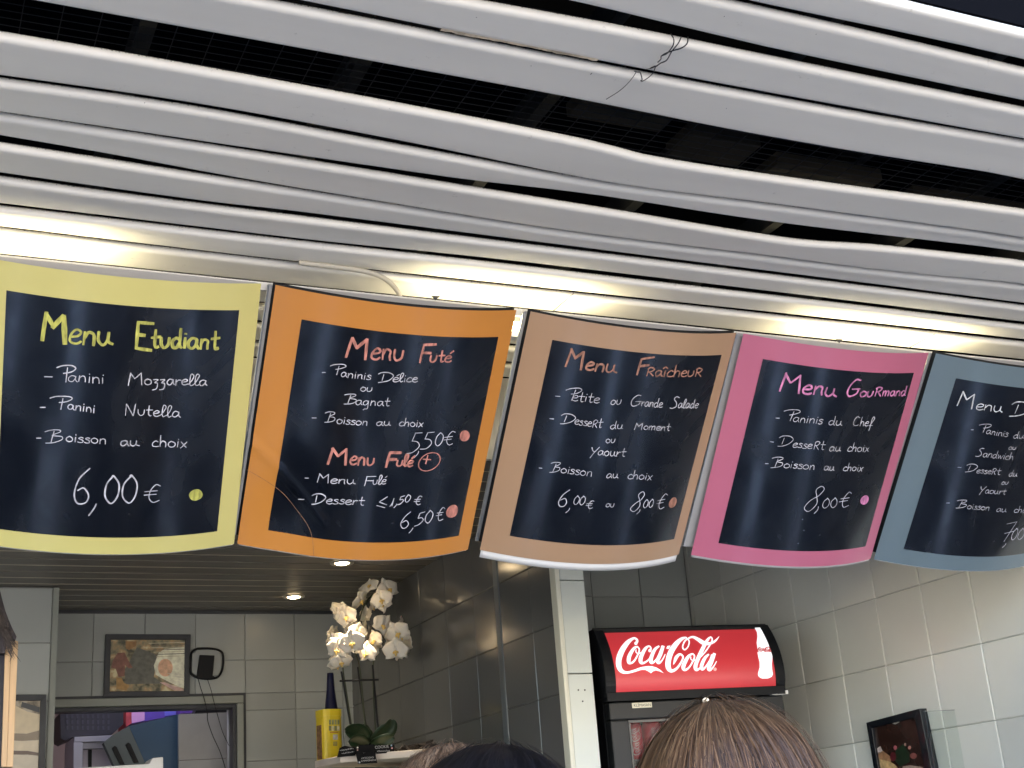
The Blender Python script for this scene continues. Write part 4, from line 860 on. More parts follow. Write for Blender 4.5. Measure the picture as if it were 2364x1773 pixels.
TX = {
0: dict(title=[('A','M',320,705,530,738,112,34),('A','enu',545,735,900,752,105,20),('A','E',1060,772,1215,790,106,26),('A','tUdiant',1195,765,1745,778,80,22)],
  text=[('A','-',350,1000,420,1000,40,10),('A','P',440,1048,612,1040,68,10),('A','anini',540,1035,835,1052,48,9),('A','M',1010,1070,1140,1066,50,10),('A','ozzarella',1148,1062,1650,1070,46,9),
        ('A','-',318,1243,365,1243,30,9),('A','P',390,1262,590,1258,52,9),('A','anini',535,1255,762,1290,40,9),('A','N',990,1308,1080,1312,48,9),('A','Utella',1090,1308,1437,1325,46,9),
        ('A','-',290,1490,330,1490,30,9),('A','B',350,1530,508,1522,52,9),('A','oisson',520,1515,852,1538,42,9),('A','au',955,1548,1108,1552,42,9),('A','choix',1205,1555,1492,1566,46,9),
        ('B','6',570,910,715,915,143,14),('B',',',700,940,775,935,100,13),('B','00',815,905,1098,908,110,13),('B','€',1140,893,1280,893,72,10)],
  dots=[('B',1560,836,52,46,-.3)]),
1: dict(title=[('C','M',885,705,1065,722,80,27),('C','enU',1085,715,1350,738,85,17),('C','F',1465,745,1585,745,72,22),('C','Uté',1552,742,1732,745,52,15),
         ('D','M',740,588,905,595,64,26),('D','enU',915,590,1120,602,62,18),('D','F',1198,612,1312,612,58,26),('D','Ulé',1290,608,1425,608,48,17)],
  text=[('C','-',702,827,732,827,30,9),('C','P',750,848,893,842,42,9),('C','aninis',848,860,1092,888,36,8),('C','D',1140,908,1262,902,40,9),('C','élice',1262,902,1462,905,36,8),
        ('C','oU',1003,978,1103,980,34,8),('C','B',872,1078,980,1078,40,9),('C','agnat',965,1085,1240,1095,38,8),
        ('C','-',622,1190,660,1190,30,9),('C','B',715,1225,808,1225,42,8),('C','oisson',815,1235,1068,1250,36,8),('C','au',1132,1250,1250,1253,32,8),('C','choix',1312,1253,1508,1262,34,8),
        ('D','5',1370,505,1480,500,82,8),('D',',',1435,505,1475,505,62,8),('D','5',1480,470,1582,465,66,8),('D','0',1590,448,1662,440,52,8),('D','€',1662,440,1750,436,56,8),
        ('D','-',565,702,597,702,30,10),('D','M',655,735,758,740,35,10),('D','enu',765,742,968,752,36,10),('D','F',1030,762,1118,762,38,10),('D','Ulé',1100,752,1210,752,38,9),
        ('D','-',512,872,562,872,30,10),('D','D',612,912,725,905,42,10),('D','essert',730,905,1038,918,38,9),('D','≤',1135,935,1218,930,42,10),('D','1,50',1240,930,1405,888,30,8),('D','€',1430,915,1492,915,36,9),
        ('D','6',1315,1105,1390,1105,68,9),('D',',',1395,1115,1430,1110,42,9),('D','50',1435,1085,1582,1050,50,9),('D','€',1600,1042,1670,1040,54,9)],
  dots=[('D',1838,365,42,45,-.5),('D',1738,967,44,53,.3)], circ=('D',1557,572,88,72), plus=('D','+',1490,590,1568,590,75,14)),
2: dict(title=[('E','M',772,500,915,530,73,23),('E','enu',930,530,1182,556,64,17),('E','F',1332,568,1455,556,65,20),('E','R',1415,578,1482,580,42,13),('E','aîch',1485,580,1690,585,50,12),('E','eU',1690,582,1800,584,46,12),('E','R',1800,582,1862,585,42,12)],
  text=[('E','-',697,740,737,742,30,9),('E','P',758,778,905,770,50,8),('E','etite',825,775,1047,795,42,8),('E','oU',1132,808,1220,808,38,8),('E','G',1285,822,1375,820,46,8),('E','rande',1375,820,1547,830,38,8),('E','S',1608,835,1672,838,48,8),('E','alade',1670,835,1832,835,38,8),
        ('E','-',652,920,687,922,30,9),('E','D',730,960,848,960,40,9),('E','esse',845,965,985,985,38,8),('E','R',985,990,1032,992,38,8),('E','t',1030,990,1068,990,42,8),('E','du',1130,1000,1237,1003,34,8),('E','M',1322,1008,1388,1010,28,8),('E','oment',1395,1008,1607,1015,32,8),
        ('E','oU',1095,1113,1172,1115,32,8),('E','Y',965,1218,1035,1220,38,9),('E','aourt',1032,1210,1252,1222,38,8),
        ('E','-',567,1313,593,1315,30,8),('E','B',645,1348,738,1345,40,8),('E','oisson',735,1352,992,1378,38,8),('E','au',1100,1390,1198,1393,34,8),('E','choix',1268,1398,1467,1408,36,8),
        ('F','6',705,932,790,930,70,9),('F',',',780,955,812,955,42,8),('F','00',835,915,932,915,36,8),('F','€',935,945,998,945,33,8),('F','oU',1095,935,1164,935,30,8),('F','8',1282,970,1382,968,82,8),('F',',',1345,965,1375,965,40,8),('F','00',1388,940,1475,935,34,8),('F','€',1490,950,1570,945,62,8)],
  dots=[('F',1632,898,28,43,.25)]),
3: dict(title=[('G','M',812,560,990,582,75,24),('G','enu',1000,580,1278,606,70,20),('G','G',1345,606,1455,604,70,15),('G','oU',1462,608,1570,605,46,14),('G','R',1575,602,1635,602,46,15),('G','mand',1640,600,1828,600,42,13)],
  text=[('G','-',795,777,827,777,30,9),('G','P',840,800,985,795,45,8),('G','aninis',930,805,1168,825,38,8),('G','du',1212,830,1324,838,38,8),('G','C',1402,838,1455,838,38,8),('G','hef',1462,838,1565,842,38,8),
        ('G','-',750,965,780,968,30,9),('G','D',805,1002,925,998,42,8),('G','esse',925,1010,1085,1022,36,8),('G','R',1090,1025,1142,1028,40,8),('G','t',1142,1028,1182,1030,40,8),('G','au',1218,1040,1312,1043,36,8),('G','choix',1362,1043,1537,1045,38,8),
        ('G','-',710,1140,738,1140,30,9),('G','B',750,1172,855,1170,42,8),('G','oisson',855,1173,1108,1188,36,8),('G','au',1175,1192,1262,1195,34,8),('G','choix',1328,1197,1487,1200,34,8),
        ('G','8',1005,1522,1142,1515,102,8),('G',',',1105,1505,1140,1500,60,8),('G','00',1158,1495,1280,1490,40,8),('G','€',1290,1490,1380,1485,62,8)],
  dots=[('G',1503,1430,31,38,.3)]),
4: dict(title=[('I','M',672,430,778,453,48,15),('I','enu',790,455,965,476,38,8),('I','D',1000,500,1130,500,48,8)],
  text=[('I','-',765,585,783,585,20,6),('I','P',800,603,890,602,28,5),('I','aninis',860,610,1000,632,25,5),('I','du',1032,640,1102,642,25,5),('I','oU',1003,712,1050,713,20,5),('I','S',795,755,838,755,27,5),('I','andwich',838,758,1034,780,26,5),
        ('I','-',680,825,705,827,20,6),('I','D',725,855,798,852,26,5),('I','esse',798,860,892,868,22,5),('I','R',893,870,922,872,24,5),('I','t',922,872,952,872,26,5),('I','du',1003,882,1058,885,23,5),('I','oU',958,935,1000,937,20,5),('I','Y',812,990,852,992,24,5),('I','aourt',852,990,985,1000,23,5),
        ('I','-',607,1053,630,1053,20,6),('I','B',662,1085,738,1085,27,5),('I','oisson',738,1090,882,1100,23,5),('I','au',925,1108,990,1110,22,5),('I','choix',1035,1112,1160,1120,22,5),
        ('I','7',945,1305,1022,1290,62,5),('I',',',965,1320,990,1318,30,5),('I','00',1012,1288,1095,1285,38,5),('I','€',1092,1285,1160,1285,38,5)],
  dots=[]),
}
for bi, T in TX.items():
    bd = BD[bi]; t = bd['t']; tm = marker('title_ink_' + bd['name'], bd['tcol'])
    for (c, s, x0, y0, x1, y1, h, w) in T['title']:
        mb = MB(); write(mb, bd, c, s, x0, y0, x1, y1, h, w); build(mb, 'title_lettering', tm, t)
    if 'circ' in T:
        mb = MB(); c, cx, cy, rx, ry = T['circ']; ox, oy, sc = CROP[c]
        pts = [(ox+(cx+rx*math.cos(a)*.97-ry*math.sin(a)*.2)*sc, oy+(cy+ry*math.sin(a)-rx*math.cos(a)*.14)*sc) for a in [2*math.pi*i/28 for i in range(30)]]
        ribbon(mb, bd, pts, 9*sc, .0016, sc); build(mb, 'title_circle', tm, t)
        mb = MB(); c, s, x0, y0, x1, y1, h, w = T['plus']; write(mb, bd, c, s, x0, y0, x1, y1, h, w); build(mb, 'title_lettering', tm, t)
    for (c, s, x0, y0, x1, y1, h, w) in T['text']:
        mb = MB(); write(mb, bd, c, s, x0, y0, x1, y1, h, w*.86); build(mb, 'lettering', M['lettering'], t)
    if bi == 3:
        for (x, y) in ((1007,1585),(1018,1672),(972,1777)):
            mb = MB(); ribbon(mb, bd, [(1560+x*.28933, 740+y*.28933), (1561.5+x*.28933, 740+y*.28933)], 1.6, .0016, 1); build(mb, 'chalk_speck', M['lettering'], t)
    for (c, cx, cy, rx, ry, rot) in T['dots']:
        ox, oy, sc = CROP[c]; mb = MB(); k = 22
        pts = []
        for i in range(k):
            a = 2*math.pi*i/k; r1 = 1 + (.13*abs(math.cos(a-.6))**6 if bi == 0 else .02*math.sin(3*a))
            x = rx*r1*math.cos(a); y = ry*r1*math.sin(a)
            pts.append((ox+(cx+x*math.cos(rot)-y*math.sin(rot)-.15*y)*sc, oy+(cy+x*math.sin(rot)+y*math.cos(rot))*sc))
        P = [board_pt(bd, *board_uv(bd, *p), .0017) for p in pts]; mb.add(P, [tuple(range(k))])
        build(mb, 'price_dot', tm, t)

SZ[0] = 1.0
mb = MB(); ribbon(mb, BD[1], [(540+x*.28933, 900+y*.28933) for x, y in catmull([(105,635),(185,680),(290,745),(400,830),(520,980),(590,1080),(625,1180),(637,1325)], 5)], .9, .0019, 1)
SZ[0] = .84; build(mb, 'crease', mat('worn_crease', (.24, .13, .07), .6, var=.6, vscale=120), BD[1]['t']); SZ[0] = 1.0
# ------------------------------------------------------------------ drinks fridge
FX = Vector((1.872, 3.452, 0)); FD = Vector((2.436-1.872, 3.382-3.452, 0)); FWd = FD.length; fu = FD.normalized(); fn = Vector((-fu.y, fu.x, 0))   # fn points into depth
def fp(u, d, z): return FX + fu*u + fn*d + Vector((0, 0, z))
fridge = thing('drinks_fridge', 'black glass door drinks fridge with lit red sign standing in the corner', 'fridge', fp(FWd/2, .25, GZ+.06))
ZH1, ZH0 = .603, .398
body = MB()
def fbox(mb, u0, u1, d0, d1, z0, z1): mb.prism([fp(u0, d0, z0), fp(u1, d0, z0), fp(u1, d1, z0), fp(u0, d1, z0)], (0, 0, z1-z0))
b = MB(); fbox(b, .004, .03, .05, .55, GZ+.06, ZH0); fbox(b, FWd-.03, FWd-.004, .05, .55, GZ+.06, ZH0); fbox(b, .03, FWd-.03, .53, .55, GZ+.06, ZH0); fbox(b, .03, FWd-.03, .05, .53, GZ+.06, GZ+.3); fbox(b, .004, FWd-.004, .05, .55, ZH0, ZH1-.03)
build(b, 'cabinet', M['black'], fridge)
def hprof(s):   # depth offset of the curved sign face at height s 0..1
    return .060 * max(0, (s-.25)/.75)**2.0 + .010*max(0, (.25-s)/.25)**2 
def hz(s): return ZH0 + .008 + (ZH1-ZH0-.016)*s
def signface(u0, u1, s0, s1, off, nu=2, ns=14):
    mb = MB(); vs = [fp(u0+(u1-u0)*i/nu, hprof(s0+(s1-s0)*j/ns)-off, hz(s0+(s1-s0)*j/ns)) for j in range(ns+1) for i in range(nu+1)]
    mb.add(vs, [(j*(nu+1)+i, j*(nu+1)+i+1, (j+1)*(nu+1)+i+1, (j+1)*(nu+1)+i) for j in range(ns) for i in range(nu)]); return mb
hd = signface(.0, FWd, -.04, 1.04, -.006, 2, 16); o = build(hd, 'sign_box', M['black'], fridge, smooth=True); s_ = o.modifiers.new('solid', 'SOLIDIFY'); s_.thickness = .012; s_.offset = 0
for (a, b_) in ((-.002, .030), (FWd-.026, FWd+.004)):
    e = MB(); n = 14; ring = [fp(a, hprof(j/n*1.08-.04)-.007, hz(j/n*1.08-.04)) for j in range(n+1)] + [fp(a, .14, hz(1.04)), fp(a, .14, hz(-.04))]
    e.prism(ring, fu*(b_-a)); build(e, 'end_cap', M['black'], fridge, bevel=.002)
e = MB(); fbox(e, .0, FWd, .055, .20, ZH1-.014, ZH1-.002); fbox(e, 0, FWd, -.004, .05, ZH0-.012, ZH0+.012); build(e, 'sign_rim', M['black'], fridge)
def lit(name, col, st, grad=False):
    m = mat(name, col, .35, emit=col, estr=st); 
    if grad:   # lit sign: uneven inner glow put into the emission by noise
        n = m.node_tree.nodes; L = m.node_tree.links; b = n['Principled BSDF']
        tc = n.new('ShaderNodeTexCoord'); nz = n.new('ShaderNodeTexNoise'); nz.inputs['Scale'].default_value = 2.2; nz.inputs['Detail'].default_value = 1
        L.new(tc.outputs['Object'], nz.inputs[0]); mr = n.new('ShaderNodeMapRange'); mr.inputs[1].default_value = .3; mr.inputs[2].default_value = .7; mr.inputs[3].default_value = st*.7; mr.inputs[4].default_value = st*1.35
        L.new(nz.outputs[0], mr.inputs[0]); L.new(mr.outputs[0], b.inputs['Emission Strength'])
    return m
RED = lit('sign_red', (.50, .035, .045), .085, True); WHT = lit('sign_white', (.9, .92, .98), .13)
build(signface(.030, FWd-.024, .03, .97, .002, 2, 18), 'sign_face', RED, fridge, smooth=True)
def sign_us(px, py):    # photo px -> (u, s) on the curved sign face
    r = ray(px, py); s = .5
    for _ in range(12):
        d = hprof(s) - .003; base = FX + fn*d
        t = base.dot(fn) / r.dot(fn); P = r*t; s = (P.z - hz(0)) / (hz(1)-hz(0)); s = max(-.1, min(1.1, s))
    u = (P - FX).dot(fu); return u, s
def sign_pt(u, s, off): return fp(u, hprof(s)-off, hz(s))
def vstroke(mb, pts, f, off, scale, W2=1.0, ptf=None):
    q = catmull([(p[0], p[1], p[2]) for p in pts], 6); n = len(q); L_, R_ = [], []
    for i, p in enumerate(q):
        a = q[max(i-1, 0)]; b = q[min(i+1, n-1)]; tx_, ty_ = b[0]-a[0], b[1]-a[1]; l = math.hypot(tx_, ty_) or 1
        nx, ny = -ty_/l*p[2]/2*W2, tx_/l*p[2]/2*W2
        L_.append(f(p[0]+nx, p[1]+ny, off)); R_.append(f(p[0]-nx, p[1]-ny, off))
    mb.add(L_+R_, [(i, i+1, n+i+1, n+i) for i in range(n-1)])
def l5(x, y, off): return sign_pt(*sign_us(1380+x*.14467, 1430+y*.14467), off)
LOGO = [
 [(598,388,46),(628,350,40),(612,312,34),(560,305,40),(470,375,72),(385,500,88),(335,640,88),(340,760,78),(390,830,60),(470,848,38),(580,822,40),(690,785,44),(790,772,52)],
 [(640,432,20),(575,465,46),(505,580,60),(492,670,58),(515,700,36),(575,668,30),(640,560,25),(662,480,24),(632,432,20)],
 [(612,480,16),(608,520,16),(645,545,16),(700,525,14)],
 [(828,502,44),(846,462,26),(815,428,26),(755,470,48),(692,590,62),(682,670,60),(715,698,38),(785,665,26),(845,600,18)],
 [(980,425,26),(910,480,48),(858,590,58),(845,670,58),(875,692,36),(940,630,26),(1000,500,25),(1020,430,20)],
 [(1042,420,50),(1000,550,58),(952,660,56),(978,695,38),(1030,645,22),(1075,555,14)],
 [(1415,288,24),(1340,310,50),(1250,390,78),(1165,520,88),(1122,660,86),(1125,770,80),(1175,822,54),(1255,785,38),(1325,690,28),(1358,600,28),(1310,556,34),(1255,600,52),(1228,660,42),(1205,722,8)],
 [(1405,290,20),(1455,345,22),(1440,430,22),(1385,485,22),(1352,440,24),(1385,350,24),(1450,300,26),(1520,283,38),(1600,322,56),(1680,372,66),(1770,388,44),(1850,358,36),(1900,315,24),(1935,268,4)],
 [(1510,545,20),(1445,590,48),(1385,690,62),(1362,770,60),(1390,808,38),(1455,765,28),(1520,660,25),(1540,585,24),(1508,545,20)],
 [(1482,595,15),(1485,640,15),(1530,655,15),(1575,640,13)],
 [(1640,600,18),(1740,480,22),(1820,340,24),(1800,285,24),(1740,340,46),(1660,490,62),(1575,680,62),(1555,770,60),(1580,808,38),(1650,760,18)],
 [(1770,555,25),(1705,620,48),(1655,730,56),(1660,795,44),(1705,772,28),(1785,655,25),(1815,560,20)],
 [(1860,540,50),(1810,680,56),(1765,780,56),(1790,808,38),(1845,750,20),(1893,668,13)],
]
lg = MB(); k = 0
for st in LOGO:
    vstroke(lg, st, l5, .0034 + .00012*k, 1); k += 1
for pl_ in ([(1108,425),(1158,418),(1130,472),(1085,466)], [(650,800),(790,746),(860,748),(930,768),(1000,812),(1045,858),(985,832),(920,815),(870,835),(845,862),(800,830),(750,806),(690,806)]):
    lg.add([l5(x, y, .0036+.00012*(k+1)) for x, y in pl_], [tuple(range(len(pl_)))]); k += 1
def disc_l5(cx, cy, r, n=16): return [l5(cx+r*math.cos(2*math.pi*i/n), cy+r*math.sin(2*math.pi*i/n), .0036+.00012*(k+1)) for i in range(n)]
for (cx, cy, r_) in ((603,384,26),(826,500,26)): lg.add(disc_l5(cx, cy, r_), [tuple(range(16))]); k += 1
build(lg, 'logo', WHT, fridge)
rd = MB(); rd.add(disc_l5(1865, 797, 27), [tuple(range(16))]); build(rd, 'registered_mark', lit('sign_pink', (.9, .4, .38), .10), fridge)
def l6(x, y, off): return sign_pt(*sign_us(1660+x*.11455, 1420+y*.11455), off)
bt = MB(); pts = [(715,240),(835,240),(862,285),(865,320),(920,430),(1000,550),(1030,635),(1055,700),(1062,755),(1072,850),(1060,980),(1065,1090),(1082,1190),(1060,1245),(980,1280),(870,1282),(800,1250),(780,1200),(790,1140),(815,1060),(815,950),(790,850),(772,755),(768,640),(755,560),(770,440),(765,360),(745,315),(725,285)]
# fill as horizontal bands so it follows the curve
def xr(y):
    xs = []
    for (a, b) in zip(pts, pts[1:]+pts[:1]):
        if (a[1]-y)*(b[1]-y) < 0: xs.append(a[0]+(b[0]-a[0])*(y-a[1])/(b[1]-a[1]))
    return (min(xs), max(xs)) if len(xs) > 1 else None
rows = [(y, xr(y)) for y in [241+i*20 for i in range(52)] + [1279]]; rows = [r_ for r_ in rows if r_[1]]
vs = []
for y, (a, b) in rows: vs += [l6(a, y, .0040), l6(b, y, .0040)]
bt.add(vs, [(i*2, i*2+1, i*2+3, i*2+2) for i in range(len(rows)-1)]); build(bt, 'bottle_mark', WHT, fridge)
sm = MB(); k2 = 0
for st in LOGO:
    q = [(770+(x-290)*.176, 640+(y-265)*.185, w*.176) for x, y, w in st]
    vstroke(sm, q, l6, .0044+.0001*k2, 1, 1.7); k2 += 1
build(sm, 'small_logo', lit('sign_deep_red', (.5, .05, .05), .05), fridge)
# door
ZD = ZH0 - .014
dr = MB(); fbox(dr, .006, FWd-.006, .006, .05, ZD-.050, ZD); fbox(dr, .006, .062, .006, .05, GZ+.25, ZD-.05); fbox(dr, FWd-.052, FWd-.006, .006, .05, GZ+.25, ZD-.05)
door = build(dr, 'door', mat('door_black', (.006, .007, .008), .5, var=.2, vscale=8), fridge, bevel=.004)
gk = MB(); fbox(gk, .064, FWd-.054, .02, .03, ZD-.058, ZD-.0505); fbox(gk, .0625, .072, .02, .03, GZ+.25, ZD-.059); fbox(gk, FWd-.0635, FWd-.0545, .02, .03, GZ+.25, ZD-.059); build(gk, 'gasket', M['blackgloss'], door)
gg = MB(); fbox(gg, .073, FWd-.064, .024, .027, GZ+.26, ZD-.060); build(gg, 'glass', M['glass'], fridge)
lk = MB(); P = fp(.304, 0, ZD-.010); lk.disc(P, -fn, .011, 18, .006); lk.tube([P-fn*.006, P-fn*.016], .006, 12); lk.prism([P-fn*.016+fu*.001+Vector((0,0,-.004)), P-fn*.016+fu*.009+Vector((0,0,-.010)), P-fn*.016+fu*.006+Vector((0,0,-.022)), P-fn*.016+fu*-.004+Vector((0,0,-.018))], fn*.002)
build(lk, 'lock', M['steel'], fridge)
hg = MB(); P = fp(FWd-.045, -.004, ZH0-.013); hg.prism([P, P+fu*.050, P+fu*.050+fn*.02, P+fn*.02], (0, 0, .0025)); hg.tube([P+fu*.046+fn*-.002, P+fu*.046+fn*-.002+Vector((0,0,.011))], .0045, 10); build(hg, 'hinge', M['white_metal'], fridge)
bgp = fp(.075, .0045, ZD-.019)
bd_ = MB(); bd_.prism([bgp, bgp+fu*.062, bgp+fu*.062+Vector((0,0,.015)), bgp+Vector((0,0,.015))], -fn*.0015); badge = build(bd_, 'badge', mat('badge_silver', (.66, .63, .50), .4, var=.1), fridge, bevel=.0008)
def print_text(txt, size, origin, xdir, ydir, name, mt, parent, off=.0, fit=None):
    cu = bpy.data.curves.new('txt', 'FONT'); cu.body = txt; cu.size = size; cu.fill_mode = 'FRONT'; cu.resolution_u = 3
    ob = bpy.data.objects.new('txt', cu); COL.objects.link(ob)
    dg = bpy.context.evaluated_depsgraph_get(); me = bpy.data.meshes.new_from_object(ob.evaluated_get(dg)); bpy.data.objects.remove(ob)
    xdir = Vector(xdir).normalized(); ydir = Vector(ydir).normalized(); mb = MB()
    xs = [v.co.x for v in me.vertices]; k = (fit/(max(xs)-min(xs))) if fit else 1
    nrm = xdir.cross(ydir)
    mb.add([Vector(origin)+xdir*v.co.x*k+ydir*v.co.y+nrm*off for v in me.vertices], [tuple(p.vertices) for p in me.polygons])
    bpy.data.meshes.remove(me)
    return build(mb, name, mt, parent)
print_text('KLİMASAN', .0105, bgp - fn*.0015 + fu*.005 + Vector((0, 0, .0038)), fu, (0, 0, 1), 'badge_lettering', M['black'], badge, off=.0004, fit=.052)
# inside: shelves and cans
inn = MB(); fbox(inn, .031, FWd-.031, .50, .528, GZ+.3, ZH0-.02); build(inn, 'liner', mat('liner_dark', (.05, .06, .07), .5), fridge)
sh_ = MB(); fbox(sh_, .035, FWd-.035, .055, .064, .345, .372); build(sh_, 'light_rail', mat('rail_blue_grey', (.10, .13, .16), .4), fridge)
for zs in (.222, .097, -.028):
    s2 = MB(); fbox(s2, .035, FWd-.035, .06, .48, zs, zs+.005); build(s2, 'shelf', mat('shelf_wire', (.05, .05, .055), .5) if 'shelf_wire' not in bpy.data.materials else bpy.data.materials['shelf_wire'], fridge)
canred = mat('can_red', (.26, .008, .018), .25, var=.15, vscale=30); 
def can(u, d_, z0, i, row):
    t = thing('soda_can', 'red soda can, %s on the %s shelf inside the fridge' % (['first from the left', 'second from the left', 'third from the left', 'fourth from the left', 'middle right one', 'second from the right', 'last at the right'][i], row), 'can', fp(u, d_, z0), 'red soda cans inside the fridge')
    b = MB(); k = 20; vs = []
    for r_, z_ in ((.024, 0), (.029, .006), (.029, .094), (.025, .104), (.023, .106)): vs += [fp(u, d_, z0+z_) + fu*r_*math.cos(2*math.pi*j/k) + fn*r_*math.sin(2*math.pi*j/k) for j in range(k)]
    b.add(vs, [(q*k+j, q*k+(j+1) % k, (q+1)*k+(j+1) % k, (q+1)*k+j) for q in range(4) for j in range(k)] + [tuple(range(k-1, -1, -1)), tuple(range(4*k, 5*k))]); build(b, 'body', canred, t, smooth=True)
    sm = MB(); 
    def cyl(x, y, off):
        zz_ = z0 + .010 + (x-290)/1650*.080; a = -(y-560)/1650*.080/.029
        return fp(u, d_, zz_) + fu*(-math.cos(math.pi/2+a))*(.029+off)*-1*(-1) - fn*math.sin(math.pi/2+a)*(.029+off)
    for q, st in enumerate(LOGO): vstroke(sm, st, cyl, .0005+.00005*q, 1, .7)
    build(sm, 'logo', mat('can_white', (.26, .20, .20), .4) if 'can_white' not in bpy.data.materials else bpy.data.materials['can_white'], t)
for i in range(7):
    can(.104+i*.061, .092, .2275, i, 'upper'); can(.104+i*.061, .092, .1025, i, 'lower')

# ------------------------------------------------------------------ price cards, dark bits on the shelf
def card(cpts, f, y, lab, lines, dy=.0):
    P = [at_y(*f(*p), y) for p in cpts]; t = thing('price_card', lab, 'card', (sum(p.x for p in P)/4, y, min(p.z for p in P)), 'black chalk price cards on the shelf')
    b = MB(); b.prism(P, (0, .003, 0)); build(b, 'slate', M['cardblack'], t)
    for (txt, x0, y0, x1, y1, hgt) in lines:
        A = at_y(*f(x0, y0), y-.0006); B = at_y(*f(x1, y1), y-.0006); xd = (B-A); yd = (P[0]-P[3]).normalized()
        h = (at_y(*f(x0, y0-hgt), y) - at_y(*f(x0, y0), y)).length
        print_text(txt, h*1.35, A, xd, yd, 'lettering', mat('chalk_card', (.62, .62, .62), .8) if 'chalk_card' not in bpy.data.materials else bpy.data.materials['chalk_card'], t, fit=xd.length)
    return t
def cS(x, y): return (700 + x*.16275, 1640 + y*.16275)
card([(520,530),(590,500),(745,530),(740,640),(480,668)], cS, 4.47, 'black card reading viennois nutella next to the canister', [('VIENNOIS', 530, 580, 720, 545, 35), ('NUTELLA', 560, 620, 722, 590, 32)])
card([(750,520),(800,490),(1010,480),(1030,625),(760,660)], cS, 4.455, 'black card behind the hanging card in the middle of the row', [('MENU', 800, 575, 930, 552, 25), ('MAXI', 780, 630, 885, 610, 30)][1:])
card([(1012,490),(1300,490),(1290,600),(1040,615)], cS, 4.45, 'black card reading cookie with coloured dots', [('COOKIE', 1020, 545, 1215, 530, 45), ('chocolat', 1050, 590, 1230, 580, 28)])
cc = card([(748,615),(1015,590),(1052,745),(782,760)], cS, 4.425, 'black card hanging over the shelf edge with upside down writing', [])
for (txt, x0, y0, x1, y1, h) in (('FONDANT', 1030, 690, 820, 705, 34), ('CHOCOLAT', 1000, 655, 825, 665, 26)):
    A = at_y(*cS(x0, y0), 4.4244); B = at_y(*cS(x1, y1), 4.4244)
    print_text(txt, .0075, A, B-A, (0, 0, -1), 'lettering', bpy.data.materials['chalk_card'], cc, fit=(B-A).length)
for (x, y, r_, col) in ((797,738,.0032,(.55,.6,.65)),(770,528,.003,(.6,.6,.5)),(1250,498,.003,(.4,.55,.65)),(1258,535,.003,(.7,.4,.4)),(770,562,.0025,(.5,.3,.25))):
    b = MB(); b.disc(at_y(*cS(x, y), 4.4235), (0, -1, 0), r_, 10, .001); build(b, 'dot', mat('card_dot', col, .6), cc)
b = MB()
for i in range(46):
    px = 1290 + random.uniform(0, 560); py = 580 - (px-1290)*.12 - random.uniform(0, 85)*(.4+.6*(px-1290)/560)
    c = at_y(*cS(px, py), 4.46+random.uniform(0, .05)); d_ = Vector((random.gauss(0, 1), random.gauss(0, 1), random.gauss(0, .4))).normalized()*.014
    b.tube([c-d_, c+d_], .0035, 5)
build(b, 'dark_twigs', mat('dark_twigs', (.02, .016, .015), .5), label='heap of dark sticks at the right end of the stone shelf', cat='sticks')

# ------------------------------------------------------------------ plank with dark fur at left edge
yp = 3.4
pk = thing('wooden_plank', 'pale wooden plank standing at the left edge under the dark fringe', 'plank', at_y(15, 1773, yp))
def cl(x, y): return (x*.25478, 1350 + y*.25478)
for q in ([(48,545),(100,500),(60,1650),(12,1650)], [(102,500),(165,510),(118,1650),(62,1650)]):
    poly('board', q, cl, yp, .06, mat('pale_wood', (.62, .42, .24), .5, var=.12, vscale=14, stretch=(6, 6, .4)), pk, bevel=.001)
bpk = MB(); bpk.prism([at_y(*cl(-250, 560), yp+.01), at_y(*cl(46, 560), yp+.01), at_y(*cl(8, 1900), yp+.01), at_y(*cl(-250, 1900), yp+.01)], (0, .05, 0)); build(bpk, 'dark_side', mat('dark_side', (.02, .02, .035), .6), pk)
fb = MB(); fb.prism([at_y(*cl(x, y), yp-.03) for x, y in ((-120,-20),(0,50),(25,150),(50,240),(80,320),(115,400),(150,470),(140,500),(105,490),(80,520),(60,545),(45,620),(-120,620))], (0, .03, 0))
fm = mat('fringe_hair', (.035, .028, .036), .6, var=.6, vscale=70, bump=.6, bscale=160, stretch=(1, 1, .3))
fringe = build(fb, 'dark_fringe', fm, label='dark shaggy fringe hanging over the top of the pale plank', cat='fringe', loc=at_y(*cl(0, 620), yp))
fz = MB()
for i in range(520):
    t = random.random(); bx_ = -160 + 250*t + random.gauss(0, 12); by = 60 + 400*max(0, t-.35)/.65*1.0 + random.uniform(0, 160)
    if bx_ > 10: by = max(by, 80 + (bx_-10)*3.4)
    A = at_y(*cl(bx_, by), yp-.02-random.random()*.03); d1 = Vector((random.uniform(.1, .7), 0, -1)).normalized()
    L_ = random.uniform(.014, .032); pts = [A, A + d1*L_*.5 + Vector((random.gauss(0, .002), random.gauss(0, .004), 0)), A + d1*L_ + Vector((random.gauss(0, .005), 0, random.gauss(0, .003)))]
    n0 = len(fz.v); s = Vector((.0007, 0, .0003)); fz.add([pts[0]-s, pts[0]+s, pts[1]-s, pts[1]+s, pts[2]-s*.2, pts[2]+s*.2], [(0,1,3,2),(2,3,5,4)])
build(fz, 'strands', mat('fringe_strand', (.05, .038, .036), .55, var=.6, vscale=60), fringe)

